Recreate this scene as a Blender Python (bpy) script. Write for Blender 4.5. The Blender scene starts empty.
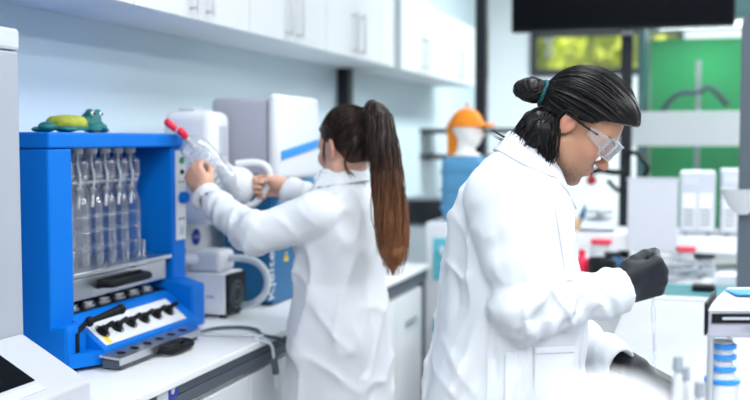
import bpy, bmesh, math, random
import numpy as np
from mathutils import Vector, Matrix
random.seed(7); rng = np.random.default_rng(7)
SC = bpy.context.scene
COL = SC.collection
# ---------------------------------------------------------------- camera, world, lights, exposure
YAW, PIT, CAMZ, FPX = math.radians(18), math.radians(3.4), 1.5, 1000.0
cam = bpy.data.cameras.new('camera'); camo = bpy.data.objects.new('camera', cam); COL.objects.link(camo)
cam.sensor_width = 36; cam.lens = 36 * FPX / 750; cam.clip_start = .05
camo.location = (0, 0, CAMZ); camo.rotation_euler = (math.pi / 2 - PIT, 0, YAW)
cam.dof.use_dof = True; cam.dof.focus_distance = 2.27; cam.dof.aperture_fstop = 2.0
SC.camera = camo
world = bpy.data.worlds.new('world'); SC.world = world; world.use_nodes = True
bgn = world.node_tree.nodes['Background']
bgn.inputs[0].default_value = (.80, .90, 1.0, 1); bgn.inputs[1].default_value = .34
SC.view_settings.view_transform = 'Standard'; SC.view_settings.look = 'None'
SC.view_settings.gamma = 1; SC.view_settings.exposure = 0.57
SC.cycles.use_denoising = True; SC.cycles.max_bounces = 10; SC.cycles.transmission_bounces = 10
SC.cycles.transparent_max_bounces = 16
SC.cycles.caustics_reflective = False; SC.cycles.caustics_refractive = False
CEIL = 3.1
PANELS = [(x, y) for x in (-.2, 1.1, 2.6) for y in (-.9, .6, 2.6, 4.4, 6.6)]  # nearest row, behind the camera, is added to fill faces turned towards it
for (lx, ly) in PANELS:
    l = bpy.data.lights.new('panel_lamp', 'AREA'); l.shape = 'RECTANGLE'; l.size = .6; l.size_y = 1.2
    l.energy = 78 if ly > 6 else 25 if ly < 0 else {-.2: 12, 1.1: 6, 2.6: 20}[lx] * (.45 if ly > 4 else 1); l.color = (.95, .98, 1.0)
    o = bpy.data.objects.new('panel_lamp', l); COL.objects.link(o); o.location = (lx, ly, CEIL - .06)
sl_ = bpy.data.lights.new('sun', 'SUN'); sl_.energy = 5; sl_.color = (1, .96, .85); sl_.angle = .02
o = bpy.data.objects.new('sun', sl_); COL.objects.link(o); o.rotation_euler = Vector((.75, .25, -.8)).to_track_quat('-Z', 'Y').to_euler()

# ---------------------------------------------------------------- coordinates
cp, sp, cy, sy = math.cos(PIT), math.sin(PIT), math.cos(YAW), math.sin(YAW)
def K(px, py, d):                       # level frame turned with the camera: across, away, height
    u, v = (px - 375) / FPX, (200 - py) / FPX
    k = d / (cp + v * sp)
    return np.array([u * k, d, CAMZ + (v * cp - sp) * k])
def toW(q): return Vector((q[0] * cy - q[1] * sy, q[0] * sy + q[1] * cy, q[2]))
def at(px, py, d): return toW(K(px, py, d))
def _ray(px, py):
    u, v = (px - 375) / FPX, (200 - py) / FPX
    return toW((u, cp + v * sp, v * cp - sp))
def onX(px, py, X): r = _ray(px, py); t = X / r.x; return Vector((X, r.y * t, CAMZ + r.z * t))
def onY(px, py, Y): r = _ray(px, py); t = Y / r.y; return Vector((r.x * t, Y, CAMZ + r.z * t))

# ---------------------------------------------------------------- materials
def mat(name, col, rough=.5, metal=0, trans=0, bump=0, bscale=200, var=0, vscale=6, emit=None, es=1, sss=0, ior=1.45, coat=0, alpha=1, spec=.5):
    m = bpy.data.materials.new(name); m.use_nodes = True
    nt = m.node_tree; p = nt.nodes['Principled BSDF']
    p.inputs['Base Color'].default_value = (*col, 1); p.inputs['Roughness'].default_value = rough
    p.inputs['Metallic'].default_value = metal; p.inputs['Transmission Weight'].default_value = trans
    p.inputs['IOR'].default_value = ior; p.inputs['Coat Weight'].default_value = coat; p.inputs['Alpha'].default_value = alpha
    p.inputs['Specular IOR Level'].default_value = spec
    if sss:
        p.inputs['Subsurface Weight'].default_value = sss; p.inputs['Subsurface Radius'].default_value = (.012, .005, .003); p.inputs['Subsurface Scale'].default_value = 1
    if emit: p.inputs['Emission Color'].default_value = (*emit, 1); p.inputs['Emission Strength'].default_value = es
    tc = nt.nodes.new('ShaderNodeTexCoord')
    if var:
        n = nt.nodes.new('ShaderNodeTexNoise'); n.inputs['Scale'].default_value = vscale; n.inputs['Detail'].default_value = 4
        nt.links.new(tc.outputs['Object'], n.inputs['Vector'])
        r = nt.nodes.new('ShaderNodeValToRGB'); r.color_ramp.elements[0].position = .3; r.color_ramp.elements[1].position = .7
        r.color_ramp.elements[0].color = (*[c * (1 - var) for c in col], 1); r.color_ramp.elements[1].color = (*[min(1, c * (1 + var)) for c in col], 1)
        nt.links.new(n.outputs['Fac'], r.inputs[0]); nt.links.new(r.outputs[0], p.inputs['Base Color'])
    if bump:
        n = nt.nodes.new('ShaderNodeTexNoise'); n.inputs['Scale'].default_value = bscale; n.inputs['Detail'].default_value = 3
        nt.links.new(tc.outputs['Object'], n.inputs['Vector'])
        b = nt.nodes.new('ShaderNodeBump'); b.inputs['Strength'].default_value = bump; b.inputs['Distance'].default_value = .002
        nt.links.new(n.outputs['Fac'], b.inputs['Height']); nt.links.new(b.outputs[0], p.inputs['Normal'])
    return m
def glass_thin(name, tint=(1, 1, 1), refl=.1, haze=0.0, hazecol=(.9, .95, 1)):
    m = bpy.data.materials.new(name); m.use_nodes = True; nt = m.node_tree; nt.nodes.clear()
    out = nt.nodes.new('ShaderNodeOutputMaterial'); t = nt.nodes.new('ShaderNodeBsdfTransparent'); t.inputs[0].default_value = (*tint, 1)
    g = nt.nodes.new('ShaderNodeBsdfGlossy'); g.inputs['Roughness'].default_value = .03
    lw = nt.nodes.new('ShaderNodeLayerWeight'); lw.inputs[0].default_value = refl
    mx = nt.nodes.new('ShaderNodeMixShader'); nt.links.new(lw.outputs['Facing'], mx.inputs[0]) if refl > .3 else nt.links.new(lw.outputs['Fresnel'], mx.inputs[0])
    nt.links.new(t.outputs[0], mx.inputs[1]); nt.links.new(g.outputs[0], mx.inputs[2]); last = mx
    if haze:
        d = nt.nodes.new('ShaderNodeBsdfDiffuse'); d.inputs[0].default_value = (*hazecol, 1)
        tl = nt.nodes.new('ShaderNodeBsdfTranslucent'); tl.inputs[0].default_value = (*hazecol, 1)
        ad = nt.nodes.new('ShaderNodeMixShader'); nt.links.new(d.outputs[0], ad.inputs[1]); nt.links.new(tl.outputs[0], ad.inputs[2])
        m2 = nt.nodes.new('ShaderNodeMixShader'); m2.inputs[0].default_value = haze
        nt.links.new(mx.outputs[0], m2.inputs[1]); nt.links.new(ad.outputs[0], m2.inputs[2]); last = m2
    nt.links.new(last.outputs[0], out.inputs[0]); return m
M = dict(
 wall=mat('wall_paint', (.61, .73, .795), .6, bump=.05, bscale=60), white=mat('white_enamel', (.70, .725, .76), .35), whitematte=mat('white_plastic', (.76, .78, .81), .5), farwall=mat('far_wall_paint', (.80, .83, .86), .6),
 cab=mat('cabinet_white', (.68, .71, .735), .3), cabside=mat('cabinet_carcass', (.76, .79, .83), .5), gap=mat('seal_grey', (.35, .38, .42), .6),
 lgrey=mat('light_grey_plastic', (.52, .56, .63), .5), mgrey=mat('mid_grey', (.28, .31, .35), .45), purple=mat('lilac_grey', (.38, .385, .46), .45),
 rail=mat('grey_rail', (.085, .105, .13), .5, spec=.3), dark=mat('dark_post', (.018, .021, .027), .5, spec=.2), black=mat('black_plastic', (.007, .008, .010), .45, spec=.18), screen=mat('screen_black', (.002, .003, .005), .5, spec=.06),
 steel=mat('brushed_steel', (.62, .64, .67), .28, 1, bump=.1, bscale=300), chrome=mat('handle_steel', (.55, .57, .6), .3, 1),
 blue=mat('blue_enamel', (.0, .15, .60), .45, spec=.2), navy=mat('navy_print', (.01, .03, .36), .4), petrol=mat('petrol_blue', (.005, .10, .25), .45), midblue=mat('blue_stripe', (.03, .27, .75), .4),
 red=mat('red_rubber', (.75, .02, .07), .35), yellow=mat('warning_yellow', (.85, .6, .02), .5), green=mat('green_button', (.01, .3, .12), .3),
 teal=mat('teal_rubber', (.002, .14, .14), .5, var=.25, vscale=40), lime=mat('lime_shell', (.33, .37, .035), .55, var=.3, vscale=60),
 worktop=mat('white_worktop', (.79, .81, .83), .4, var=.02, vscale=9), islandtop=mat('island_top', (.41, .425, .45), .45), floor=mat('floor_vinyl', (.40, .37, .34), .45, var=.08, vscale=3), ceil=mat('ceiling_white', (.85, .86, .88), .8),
 pane=glass_thin('window_glass', (.97, .985, .98), .08, .015), labglass=mat('lab_glass', (.97, .985, 1.0), .0, trans=1, ior=1.30), thinglass=glass_thin('thin_lab_glass', (.965, .98, .99), .33, .05),
 frosted=mat('milky_plastic', (.86, .89, .92), .35, trans=.35, ior=1.3), lens=glass_thin('lens_clear', (.95, .97, .98), .12, .20),
 analyser=mat('analyser_grey', (.34, .37, .42), .5),canister=mat('canister_plastic', (.44, .455, .48), .5), darkred=mat('dark_red_knob', (.28, .015, .015), .5), shirt=mat('brown_shirt', (.16, .085, .05), .8), coat=mat('coat_cotton', (.655, .68, .72), .9, bump=.10, bscale=500, spec=.1),consolegrey=mat('console_white', (.47, .49, .53), .45), tubeglass=glass_thin('tube_glass', (.985, .99, .995), .36, .05), milky=glass_thin('milky_glass', (.97, .98, 1), .33, .22), glove=mat('black_nitrile', (.014, .017, .024), .5, bump=.2, bscale=90, spec=.3), trouser=mat('dark_trousers', (.03, .035, .05), .8), shoe=mat('shoe_black', (.02, .02, .02), .4),
 button=mat('coat_button', (.75, .77, .8), .4), hairtie=mat('teal_hair_tie', (.004, .075, .095), .8, bump=.5, bscale=150), blacktie=mat('black_hair_tie', (.01, .01, .01), .7),
 brow=mat('brow_hair', (.012, .009, .008), .6), eye=mat('eye_white', (.8, .8, .8), .15), iris=mat('iris_brown', (.03, .015, .008), .15),
 cord=mat('dark_cord', (.07, .10, .12), .5), tube=mat('grey_hose', (.56, .61, .66), .45), orange=mat('orange_cap', (.9, .26, .01), .7), foam=mat('white_foam', (.86, .84, .80), .8, bump=.2, bscale=120),
 jug=mat('blue_jug', (.14, .40, .68), .25, trans=.35, ior=1.2), tealplate=mat('teal_panel', (.10, .48, .58), .45), tealmat=mat('teal_mat', (.01, .15, .17), .6), greenp=mat('green_screen', (.0, .47, .13), .8, var=.15, vscale=3),
 darkteal=mat('dark_teal_frame', (.03, .13, .14), .4), wood=mat('pale_wood', (.55, .40, .22), .6, var=.2, vscale=20), ledpanel=mat('led_diffuser', (.9, .9, .9), .5, emit=(.95, .98, 1), es=3),
 bark=mat('bark', (.12, .08, .05), .9), leaf=mat('leaf', (.62, .68, .07), .6, var=.35, vscale=1.5), hazepaper=mat('white_paper', (.58, .61, .66), .7), tealcap=mat('pump_cap', (.05, .35, .6), .4), sky=mat('ground_outside', (.35, .38, .25), .9),
)
def hair_mat(name, c0, c1, z0, z1, rough=.34):
    m = mat(name, c0, rough, spec=.28); nt = m.node_tree; p = nt.nodes['Principled BSDF']
    tc = nt.nodes.new('ShaderNodeTexCoord'); s = nt.nodes.new('ShaderNodeSeparateXYZ'); nt.links.new(tc.outputs['Object'], s.inputs[0])
    mr = nt.nodes.new('ShaderNodeMapRange'); mr.inputs[1].default_value = z0; mr.inputs[2].default_value = z1; nt.links.new(s.outputs[2], mr.inputs[0])
    n = nt.nodes.new('ShaderNodeTexNoise'); n.inputs['Scale'].default_value = 110; n.inputs['Detail'].default_value = 3
    mp = nt.nodes.new('ShaderNodeMapping'); mp.inputs['Scale'].default_value = (1, 1, .12); nt.links.new(tc.outputs['Object'], mp.inputs[0]); nt.links.new(mp.outputs[0], n.inputs['Vector'])
    ma = nt.nodes.new('ShaderNodeMath'); ma.operation = 'MULTIPLY_ADD'; ma.inputs[1].default_value = 1.0; ma.inputs[2].default_value = -.5; nt.links.new(n.outputs['Fac'], ma.inputs[0])
    ad = nt.nodes.new('ShaderNodeMath'); ad.operation = 'ADD'; ad.use_clamp = True; nt.links.new(ma.outputs[0], ad.inputs[0]); nt.links.new(mr.outputs[0], ad.inputs[1])
    mx = nt.nodes.new('ShaderNodeMix'); mx.data_type = 'RGBA'; mx.inputs[6].default_value = (*c0, 1); mx.inputs[7].default_value = (*c1, 1)
    nt.links.new(ad.outputs[0], mx.inputs[0]); nt.links.new(mx.outputs[2], p.inputs['Base Color']); return m
def skin_mat(name):
    m = mat(name, (.6, .35, .25), .45, sss=.12, bump=.06, bscale=300); nt = m.node_tree; p = nt.nodes['Principled BSDF']
    a = nt.nodes.new('ShaderNodeAttribute'); a.attribute_name = 'skin'; nt.links.new(a.outputs['Color'], p.inputs['Base Color']); return m

# ---------------------------------------------------------------- object helpers
WM = {}
def thing(name, label, cat, loc=(0, 0, 0), rz=0, group=None):
    o = bpy.data.objects.new(name, None); COL.objects.link(o); o.empty_display_size = .05
    o.location = loc; o.rotation_euler = (0, 0, rz); o['label'] = label; o['category'] = cat
    if group: o['group'] = group
    WM[o.name] = Matrix.Translation(Vector(loc)) @ Matrix.Rotation(rz, 4, 'Z'); return o
def tag(o, label, cat, group=None, kind=None):
    o['label'] = label; o['category'] = cat
    if group: o['group'] = group
    if kind: o['kind'] = kind
    return o
def struct(o): o['kind'] = 'structure'; return o
def link(name, me, m, parent=None, local=False, smooth=False):
    for mm in (m if isinstance(m, list) else [m]): me.materials.append(mm)
    if smooth: me.polygons.foreach_set('use_smooth', [True] * len(me.polygons))
    o = bpy.data.objects.new(name, me); COL.objects.link(o)
    if parent:
        o.parent = parent; WM[o.name] = WM[parent.name]
        if not local: me.transform(WM[parent.name].inverted())
    else:
        n = len(me.vertices); co = np.empty(n * 3, np.float32); me.vertices.foreach_get('co', co); co = co.reshape(-1, 3)
        c = Vector(((co[:, 0].min() + co[:, 0].max()) / 2, (co[:, 1].min() + co[:, 1].max()) / 2, co[:, 2].min())) if n else Vector()
        me.transform(Matrix.Translation(-c)); o.location = c; WM[o.name] = Matrix.Translation(c)
    return o
def copy_tree(src, delta=None, parent=None):
    c = src.copy(); COL.objects.link(c); WM[c.name] = WM[src.name].copy()
    if parent: c.parent = parent
    if delta is not None: c.location = Vector(src.location) + Vector(delta); WM[c.name] = Matrix.Translation(Vector(delta)) @ WM[src.name]
    for ch in list(src.children): copy_tree(ch, None, c)
    return c
class B:
    def __init__(s): s.bm = bmesh.new()
    def box(s, lo, hi, bev=0, rot=None, piv=None, seg=2):
        lo, hi = Vector(lo), Vector(hi); c = (lo + hi) / 2
        r = bmesh.ops.create_cube(s.bm, size=1); vs = r['verts']
        for v in vs: v.co = Vector((v.co.x * (hi.x - lo.x), v.co.y * (hi.y - lo.y), v.co.z * (hi.z - lo.z))) + c
        if bev:
            es = list({e for v in vs for e in v.link_edges})
            r = bmesh.ops.bevel(s.bm, geom=es, offset=bev, segments=seg, affect='EDGES', profile=.5)
            vs = list({v for f in r['faces'] for v in f.verts} | {v for v in vs if v.is_valid})
        if rot is not None: bmesh.ops.rotate(s.bm, verts=vs, cent=Vector(piv) if piv is not None else c, matrix=rot)
        return s
    def cyl(s, p0, p1, r0, r1=None, seg=24, cap=True):
        p0, p1 = Vector(p0), Vector(p1); r1 = r0 if r1 is None else r1; d = p1 - p0
        mtx = Matrix.Translation((p0 + p1) / 2) @ d.to_track_quat('Z', 'Y').to_matrix().to_4x4()
        bmesh.ops.create_cone(s.bm, cap_ends=cap, segments=seg, radius1=r0, radius2=r1, depth=d.length, matrix=mtx); return s
    def sph(s, c, r, seg=20, sc=(1, 1, 1), rot=None):
        mtx = Matrix.Translation(Vector(c)) @ (rot.to_4x4() if rot is not None else Matrix.Identity(4)) @ Matrix.Diagonal((*sc, 1))
        bmesh.ops.create_uvsphere(s.bm, u_segments=seg, v_segments=max(8, seg // 2), radius=r, matrix=mtx); return s
    def rings(s, rings, closed=False, caps=True):
        rr = [[s.bm.verts.new(p) for p in ring] for ring in rings]; n = len(rr[0])
        L = len(rr)
        for i in range(L if closed else L - 1):
            a, b = rr[i], rr[(i + 1) % L]
            for j in range(n): s.bm.faces.new((a[j], a[(j + 1) % n], b[(j + 1) % n], b[j]))
        if caps and not closed: s.bm.faces.new(list(reversed(rr[0]))); s.bm.faces.new(rr[-1])
        return s
    def tube(s, pts, r, seg=10, closed=False, flat=1):
        pts = [Vector(p) for p in pts]; n = len(pts); R = r if isinstance(r, (list, tuple, np.ndarray)) else [r] * n
        rings = []; up = None
        for i in range(n):
            t = (pts[(i + 1) % n] - pts[i - 1]) if closed else pts[min(i + 1, n - 1)] - pts[max(i - 1, 0)]
            t = t.normalized() if t.length > 1e-9 else Vector((0, 0, 1))
            if up is None: up = t.orthogonal().normalized()
            up = (up - t * up.dot(t)).normalized(); sd = t.cross(up)
            rings.append([pts[i] + (up * math.cos(a) + sd * math.sin(a) * flat) * R[i] for a in [2 * math.pi * k / seg for k in range(seg)]])
        return s.rings(rings, closed)
    def lathe(s, prof, c=(0, 0, 0), axis=(0, 0, 1), seg=28, caps=True):
        q = Vector(axis).to_track_quat('Z', 'Y').to_matrix(); c = Vector(c)
        return s.rings([[c + q @ Vector((r * math.cos(2 * math.pi * k / seg), r * math.sin(2 * math.pi * k / seg), z)) for k in range(seg)] for r, z in prof], caps=caps)
    def prism(s, poly, vec):                 # planar polygon pushed along vec
        vec = Vector(vec); a = [s.bm.verts.new(Vector(p)) for p in poly]; b = [s.bm.verts.new(Vector(p) + vec) for p in poly]; n = len(a)
        s.bm.faces.new(list(reversed(a))); s.bm.faces.new(b)
        for i in range(n): s.bm.faces.new((a[i], a[(i + 1) % n], b[(i + 1) % n], b[i]))
        return s
    def build(s, name, m, parent=None, smooth=False, local=False, bev=0):
        bmesh.ops.recalc_face_normals(s.bm, faces=s.bm.faces)
        me = bpy.data.meshes.new(name); s.bm.to_mesh(me); s.bm.free()
        o = link(name, me, m, parent, local)
        if smooth:
            me.polygons.foreach_set('use_smooth', [True] * len(me.polygons))
            try: me.set_sharp_from_angle(angle=math.radians(smooth if smooth > 1 else 40))
            except Exception: pass
        if bev:
            md = o.modifiers.new('bevel', 'BEVEL'); md.width = bev; md.segments = 2; md.limit_method = 'ANGLE'
        return o
def bez(pts, n=24):                          # Catmull-Rom through points
    P = [np.array(p, float) for p in pts]; P = [2 * P[0] - P[1]] + P + [2 * P[-1] - P[-2]]; out = []
    m = len(P) - 3
    for k in range(n + 1):
        t = k / n * m; i = min(int(t), m - 1); t -= i; a, b, c, d = P[i:i + 4]
        out.append(.5 * (2 * b + (c - a) * t + (2 * a - 5 * b + 4 * c - d) * t * t + (3 * b - a - 3 * c + d) * t ** 3))
    return out
def text(name, s, size, loc, rot, m, parent, ext=.0006):
    cu = bpy.data.curves.new(name, 'FONT'); cu.body = s; cu.size = size; cu.align_x = 'CENTER'; cu.align_y = 'CENTER'; cu.extrude = ext
    t = bpy.data.objects.new('tmp', cu); COL.objects.link(t); bpy.context.view_layer.update()
    me = bpy.data.meshes.new_from_object(t.evaluated_get(bpy.context.evaluated_depsgraph_get())); bpy.data.objects.remove(t)
    me.transform(Matrix.Translation(Vector(loc)) @ rot.to_4x4()); me.materials.clear(); return link(name, me, m, parent)
ROTX = Matrix(((0, 0, 1), (1, 0, 0), (0, 1, 0)))          # text lying on a face that looks to +X
ROTY = Matrix(((1, 0, 0), (0, 0, -1), (0, 1, 0)))         # text lying on a face that looks to -Y

# ---------------------------------------------------------------- distance-field modelling (numpy)
def cap(P, a, b, ra, rb=None):
    rb = ra if rb is None else rb; a = np.asarray(a, np.float32); b = np.asarray(b, np.float32); d = b - a
    h = np.clip(((P - a) @ d) / max(float(d @ d), 1e-9), 0, 1); return np.linalg.norm(P - a - h[:, None] * d, axis=1) - (ra + (rb - ra) * h)
def ell(P, c, r, R=None):
    q = P - np.asarray(c, np.float32)
    if R is not None: q = q @ np.asarray(R, np.float32)
    r = np.asarray(r, np.float32); k0 = np.linalg.norm(q / r, axis=1); k1 = np.linalg.norm(q / (r * r), axis=1)
    return k0 * (k0 - 1) / np.maximum(k1, 1e-6)
def smin(a, b, k): h = np.clip(.5 + .5 * (b - a) / k, 0, 1); return b + (a - b) * h - k * h * (1 - h)
def smax(a, b, k): return -smin(-a, -b, k)
def loft(P, secs, n=2.3):
    S = np.array(secs); z = P[:, 2]; cx, cy_, rx, ry = [np.interp(z, S[:, 0], S[:, i]) for i in (1, 2, 3, 4)]
    r = (np.abs((P[:, 0] - cx) / rx) ** n + np.abs((P[:, 1] - cy_) / ry) ** n) ** (1 / n)
    return np.maximum((r - 1) * np.minimum(rx, ry) * .95, np.maximum(S[0, 0] - z, z - S[-1, 0]))
_T = rng.random((32, 32, 32)).astype(np.float32)
def noise(P, s):
    q = P * np.asarray(s, np.float32) + 100; i = np.floor(q).astype(int); t = q - i; t = t * t * (3 - 2 * t); i %= 32; j = (i + 1) % 32
    x0, y0, z0, x1, y1, z1 = i[:, 0], i[:, 1], i[:, 2], j[:, 0], j[:, 1], j[:, 2]; u, v, w = t[:, 0], t[:, 1], t[:, 2]
    L = lambda a, b, k: a + (b - a) * k
    return L(L(L(_T[x0, y0, z0], _T[x1, y0, z0], u), L(_T[x0, y1, z0], _T[x1, y1, z0], u), v), L(L(_T[x0, y0, z1], _T[x1, y0, z1], u), L(_T[x0, y1, z1], _T[x1, y1, z1], u), v), w) * 2 - 1
def sdf_mesh(f, lo, hi, h, Bk=12):
    lo = np.array(lo, float); nb = np.maximum(np.ceil((np.array(hi) - lo) / (h * Bk)).astype(int), 1); n = nb * Bk + 1
    bc = np.stack(np.meshgrid(*[np.arange(k) for k in nb], indexing='ij'), -1).reshape(-1, 3)
    cen = (lo + (bc + .5) * Bk * h).astype(np.float32); fc = f(cen)
    V = np.empty(n, np.float32); sgn = np.sign(fc).reshape(nb)
    V[:-1, :-1, :-1] = np.repeat(np.repeat(np.repeat(sgn, Bk, 0), Bk, 1), Bk, 2); V[-1] = 1; V[:, -1] = 1; V[:, :, -1] = 1
    act = bc[np.abs(fc) < Bk * h * .87 * 1.5 + .012]; g = np.stack(np.meshgrid(*[np.arange(Bk + 1)] * 3, indexing='ij'), -1).reshape(-1, 3)
    for s in range(0, len(act), 40):
        idx = (act[s:s + 40, None, :] * Bk + g[None]).reshape(-1, 3); v = f((lo + idx * h).astype(np.float32)); V[idx[:, 0], idx[:, 1], idx[:, 2]] = v
    ins = V < 0; m = np.zeros(n - 1, np.int8)
    sl = [slice(0, -1), slice(1, None)]
    for a in (0, 1):
        for b in (0, 1):
            for c in (0, 1): m += ins[sl[a], sl[b], sl[c]]
    cells = np.argwhere((m > 0) & (m < 8)); acc = np.zeros((len(cells), 3)); cnt = np.zeros(len(cells)); x, y, z = cells.T
    for ax in range(3):
        o1, o2 = [k for k in range(3) if k != ax]
        for a in (0, 1):
            for b in (0, 1):
                p = np.zeros(3, int); p[o1] = a; p[o2] = b; q = p.copy(); q[ax] = 1
                va = V[x + p[0], y + p[1], z + p[2]]; vb = V[x + q[0], y + q[1], z + q[2]]; cr = (va < 0) != (vb < 0)
                t = np.where(cr, va / np.where(cr, va - vb, 1), 0); pos = np.repeat(p[None].astype(float), len(cells), 0); pos[:, ax] = t
                acc += pos * cr[:, None]; cnt += cr
    verts = lo + (cells + acc / np.maximum(cnt, 1)[:, None]) * h
    idm = np.full(n - 1, -1, np.int32); idm[x, y, z] = np.arange(len(cells)); faces = []
    for ax in range(3):
        o1, o2 = (ax + 1) % 3, (ax + 2) % 3; s0 = [slice(None)] * 3; s1 = [slice(None)] * 3; s0[ax] = slice(0, -1); s1[ax] = slice(1, None)
        A, C = ins[tuple(s0)], ins[tuple(s1)]; e = np.argwhere(A != C); ok = np.all(e < np.array(n - 1), axis=1) & (e[:, o1] > 0) & (e[:, o2] > 0); e = e[ok]
        d1 = np.zeros(3, int); d1[o1] = 1; d2 = np.zeros(3, int); d2[o2] = 1
        q = np.stack([idm[tuple((e - d).T)] for d in (d1 + d2, d2, 0 * d1, d1)], 1); fl = ~A[tuple(e.T)]; q[fl] = q[fl][:, ::-1]; faces.append(q)
    F = np.concatenate(faces); return verts, F[(F >= 0).all(1)]
def np_mesh(name, parts):
    vs, fs, k = [], [], 0
    for v, f in parts: vs.append(v); fs.append(f + k); k += len(v)
    V = np.concatenate(vs); F = np.concatenate(fs); me = bpy.data.meshes.new(name)
    me.vertices.add(len(V)); me.vertices.foreach_set('co', V.astype(np.float32).ravel()); me.loops.add(len(F) * 4); me.loops.foreach_set('vertex_index', F.astype(np.int32).ravel())
    me.polygons.add(len(F)); me.polygons.foreach_set('loop_start', np.arange(0, len(F) * 4, 4, dtype=np.int32)); me.update(calc_edges=True); me.validate(); return me
def strands(paths, r, seg=4):                # list of (n,3) paths -> one np mesh part of thin tapered strands
    vs, fs, k = [], [], 0
    for p in paths:
        p = np.asarray(p, float); n = len(p); t = np.gradient(p, axis=0); t /= np.linalg.norm(t, axis=1)[:, None] + 1e-9
        ref = np.array([.31, .82, .48]); u = np.cross(t, ref); u /= np.linalg.norm(u, axis=1)[:, None] + 1e-9; w = np.cross(t, u)
        rr = r * np.interp(np.linspace(0, 1, n), [0, .1, .8, 1], [.5, 1, .9, .15])
        ring = np.stack([p + (u * math.cos(a) + w * math.sin(a)) * rr[:, None] for a in [2 * math.pi * q / seg for q in range(seg)]], 1)
        vs.append(ring.reshape(-1, 3)); i = np.arange(n - 1)[:, None] * seg + np.arange(seg)[None]; j = np.arange(n - 1)[:, None] * seg + (np.arange(seg)[None] + 1) % seg
        fs.append(np.stack([i, j, j + seg, i + seg], -1).reshape(-1, 4) + k); k += n * seg
    return np.concatenate(vs), np.concatenate(fs)

# ================================================================ the room
WX, CX, BX, PY, FY, RX = -1.93, -1.60, -1.246, 5.30, 9.2, 4.4
struct(B().box((-2.05, -1.5, -.1), (RX + .1, FY + .1, 0)).build('floor', M['floor']))
struct(B().box((-2.05, -1.5, CEIL), (RX + .1, FY + .1, CEIL + .1)).build('ceiling', M['ceil']))
struct(B().box((WX - .12, -1.5, 0), (WX, FY, CEIL)).build('wall_left', M['wall']))
# far wall with a high strip window
wz0, wz1, wx0, wx1 = 2.13, 2.48, -1.45, -.20
b = B()
for lo, hi in (((-2.05, 0), (RX, wz0)), ((-2.05, wz1), (RX, CEIL)), ((-2.05, wz0), (wx0, wz1)), ((wx1, wz0), (RX, wz1))):
    b.box((lo[0], FY, lo[1]), (hi[0], FY + .12, hi[1]))
struct(b.build('wall_back', M['farwall']))
w1 = struct(B().box((wx0, FY + .05, wz0), (wx1, FY + .06, wz1)).build('window_1', M['pane']))
b = B()
for z in (wz0 - .03, wz1 - .02): b.box((wx0 - .04, FY - .03, z - .02), (wx1 + .04, FY + .1, z + .05))
for x in (wx0 - .02, wx1 + .02): b.box((x - .025, FY - .03, wz0), (x + .025, FY + .1, wz1))
b.build('window_frame', M['dark'], w1)
# ceiling lamps
for i, (lx, ly) in enumerate(PANELS):
    dl = 'bright square-edged ceiling panel light, row %s, %s' % (('over the island', 'beside the island', 'by the daylight side')[0 if lx < 0 else 1 if lx < 2 else 2], ('added behind the camera as fill', 'nearest the left analyser', 'above the blue machine', 'just before the glass partition', 'in the room behind the glass')[[-.9, .6, 2.6, 4.4, 6.6].index(ly)])
    t = thing('ceiling_light', dl, 'ceiling light', (lx, ly, CEIL - .05), 0, 'ceiling panel lights')
    bb = B()
    for q in ((-.33, -.63, .33, -.6), (-.33, .6, .33, .63), (-.33, -.6, -.3, .6), (.3, -.6, .33, .6)): bb.box((lx + q[0], ly + q[1], CEIL - .05), (lx + q[2], ly + q[3], CEIL))
    bb.build('frame', M['white'], t)
    B().box((lx - .3, ly - .6, CEIL - .045), (lx + .3, ly + .6, CEIL - .03)).build('diffuser', M['ledpanel'], t)
# glass partition: dark posts and panes
posts = [WX + .03, -1.12, -.365, .385, 1.135, 1.885]
for i, x in enumerate(posts):
    w = .028 if i else .035
    struct(B().box((x - w, PY - .045, 0 if i != 3 else 0), (x + w, PY + .045, CEIL), .004).build('trim_%d' % (i + 1), M['dark']))
    if i:
        struct(B().box((posts[i - 1] + .03, PY - .004, .05), (x - w, PY + .004, CEIL)).build('window_%d' % (i + 1), M['pane']))
struct(B().box((WX, PY - .04, 0), (posts[-1], PY + .04, .05)).build('trim_10', M['dark']))

# ================================================================ wall cupboards
def cupboard(y0, y1, z1, label, group, m=M['cab'], z0=1.90):
    t = thing('wall_cabinet', label, 'cabinet', ((WX + CX) / 2, (y0 + y1) / 2, z0), 0, group)
    B().box((WX + .002, y0 + .001, z0), (CX - .02, y1 - .001, z1), .002).build('body', M['cabside'], t)
    ym = (y0 + y1) / 2
    for a, c, hy in ((y0, ym, ym - .055), (ym, y1, ym + .055)):
        d = B().box((CX - .0195, a + .0025, z0 + .001), (CX, c - .0025, z1 - .002), .002).build('door', m, t)
        h = B().tube([(CX, hy, z0 + .035), (CX + .03, hy, z0 + .035)], .005).tube([(CX, hy, z0 + .20), (CX + .03, hy, z0 + .20)], .005).cyl((CX + .03, hy, z0 + .02), (CX + .03, hy, z0 + .215), .006)
        h.build('handle', M['chrome'], d, smooth=True)
g1 = 'white wall cupboards above the long bench'
cupboard(1.82, 2.62, 2.6, 'white wall cupboard highest at the left, above the blue machine, its handles out of frame', g1)
cupboard(2.62, 3.42, 2.6, 'white wall cupboard whose pair of handles hangs above the blue machine right end', g1)
cupboard(3.42, 4.22, 2.6, 'white wall cupboard with paired handles above the tall white lilac analyser', g1)
cupboard(4.22, 5.02, 2.6, 'white wall cupboard with paired handles above the ponytailed woman head', g1)
B().box((WX + .002, 5.02, 1.90), (CX, PY - .046, 2.6)).build('filler_panel', M['cab']); tag(bpy.data.objects['filler_panel'], 'narrow white filler panel closing the cupboard row at the dark post', 'panel')
g2 = 'wall cupboards behind the glass partition'
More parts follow.
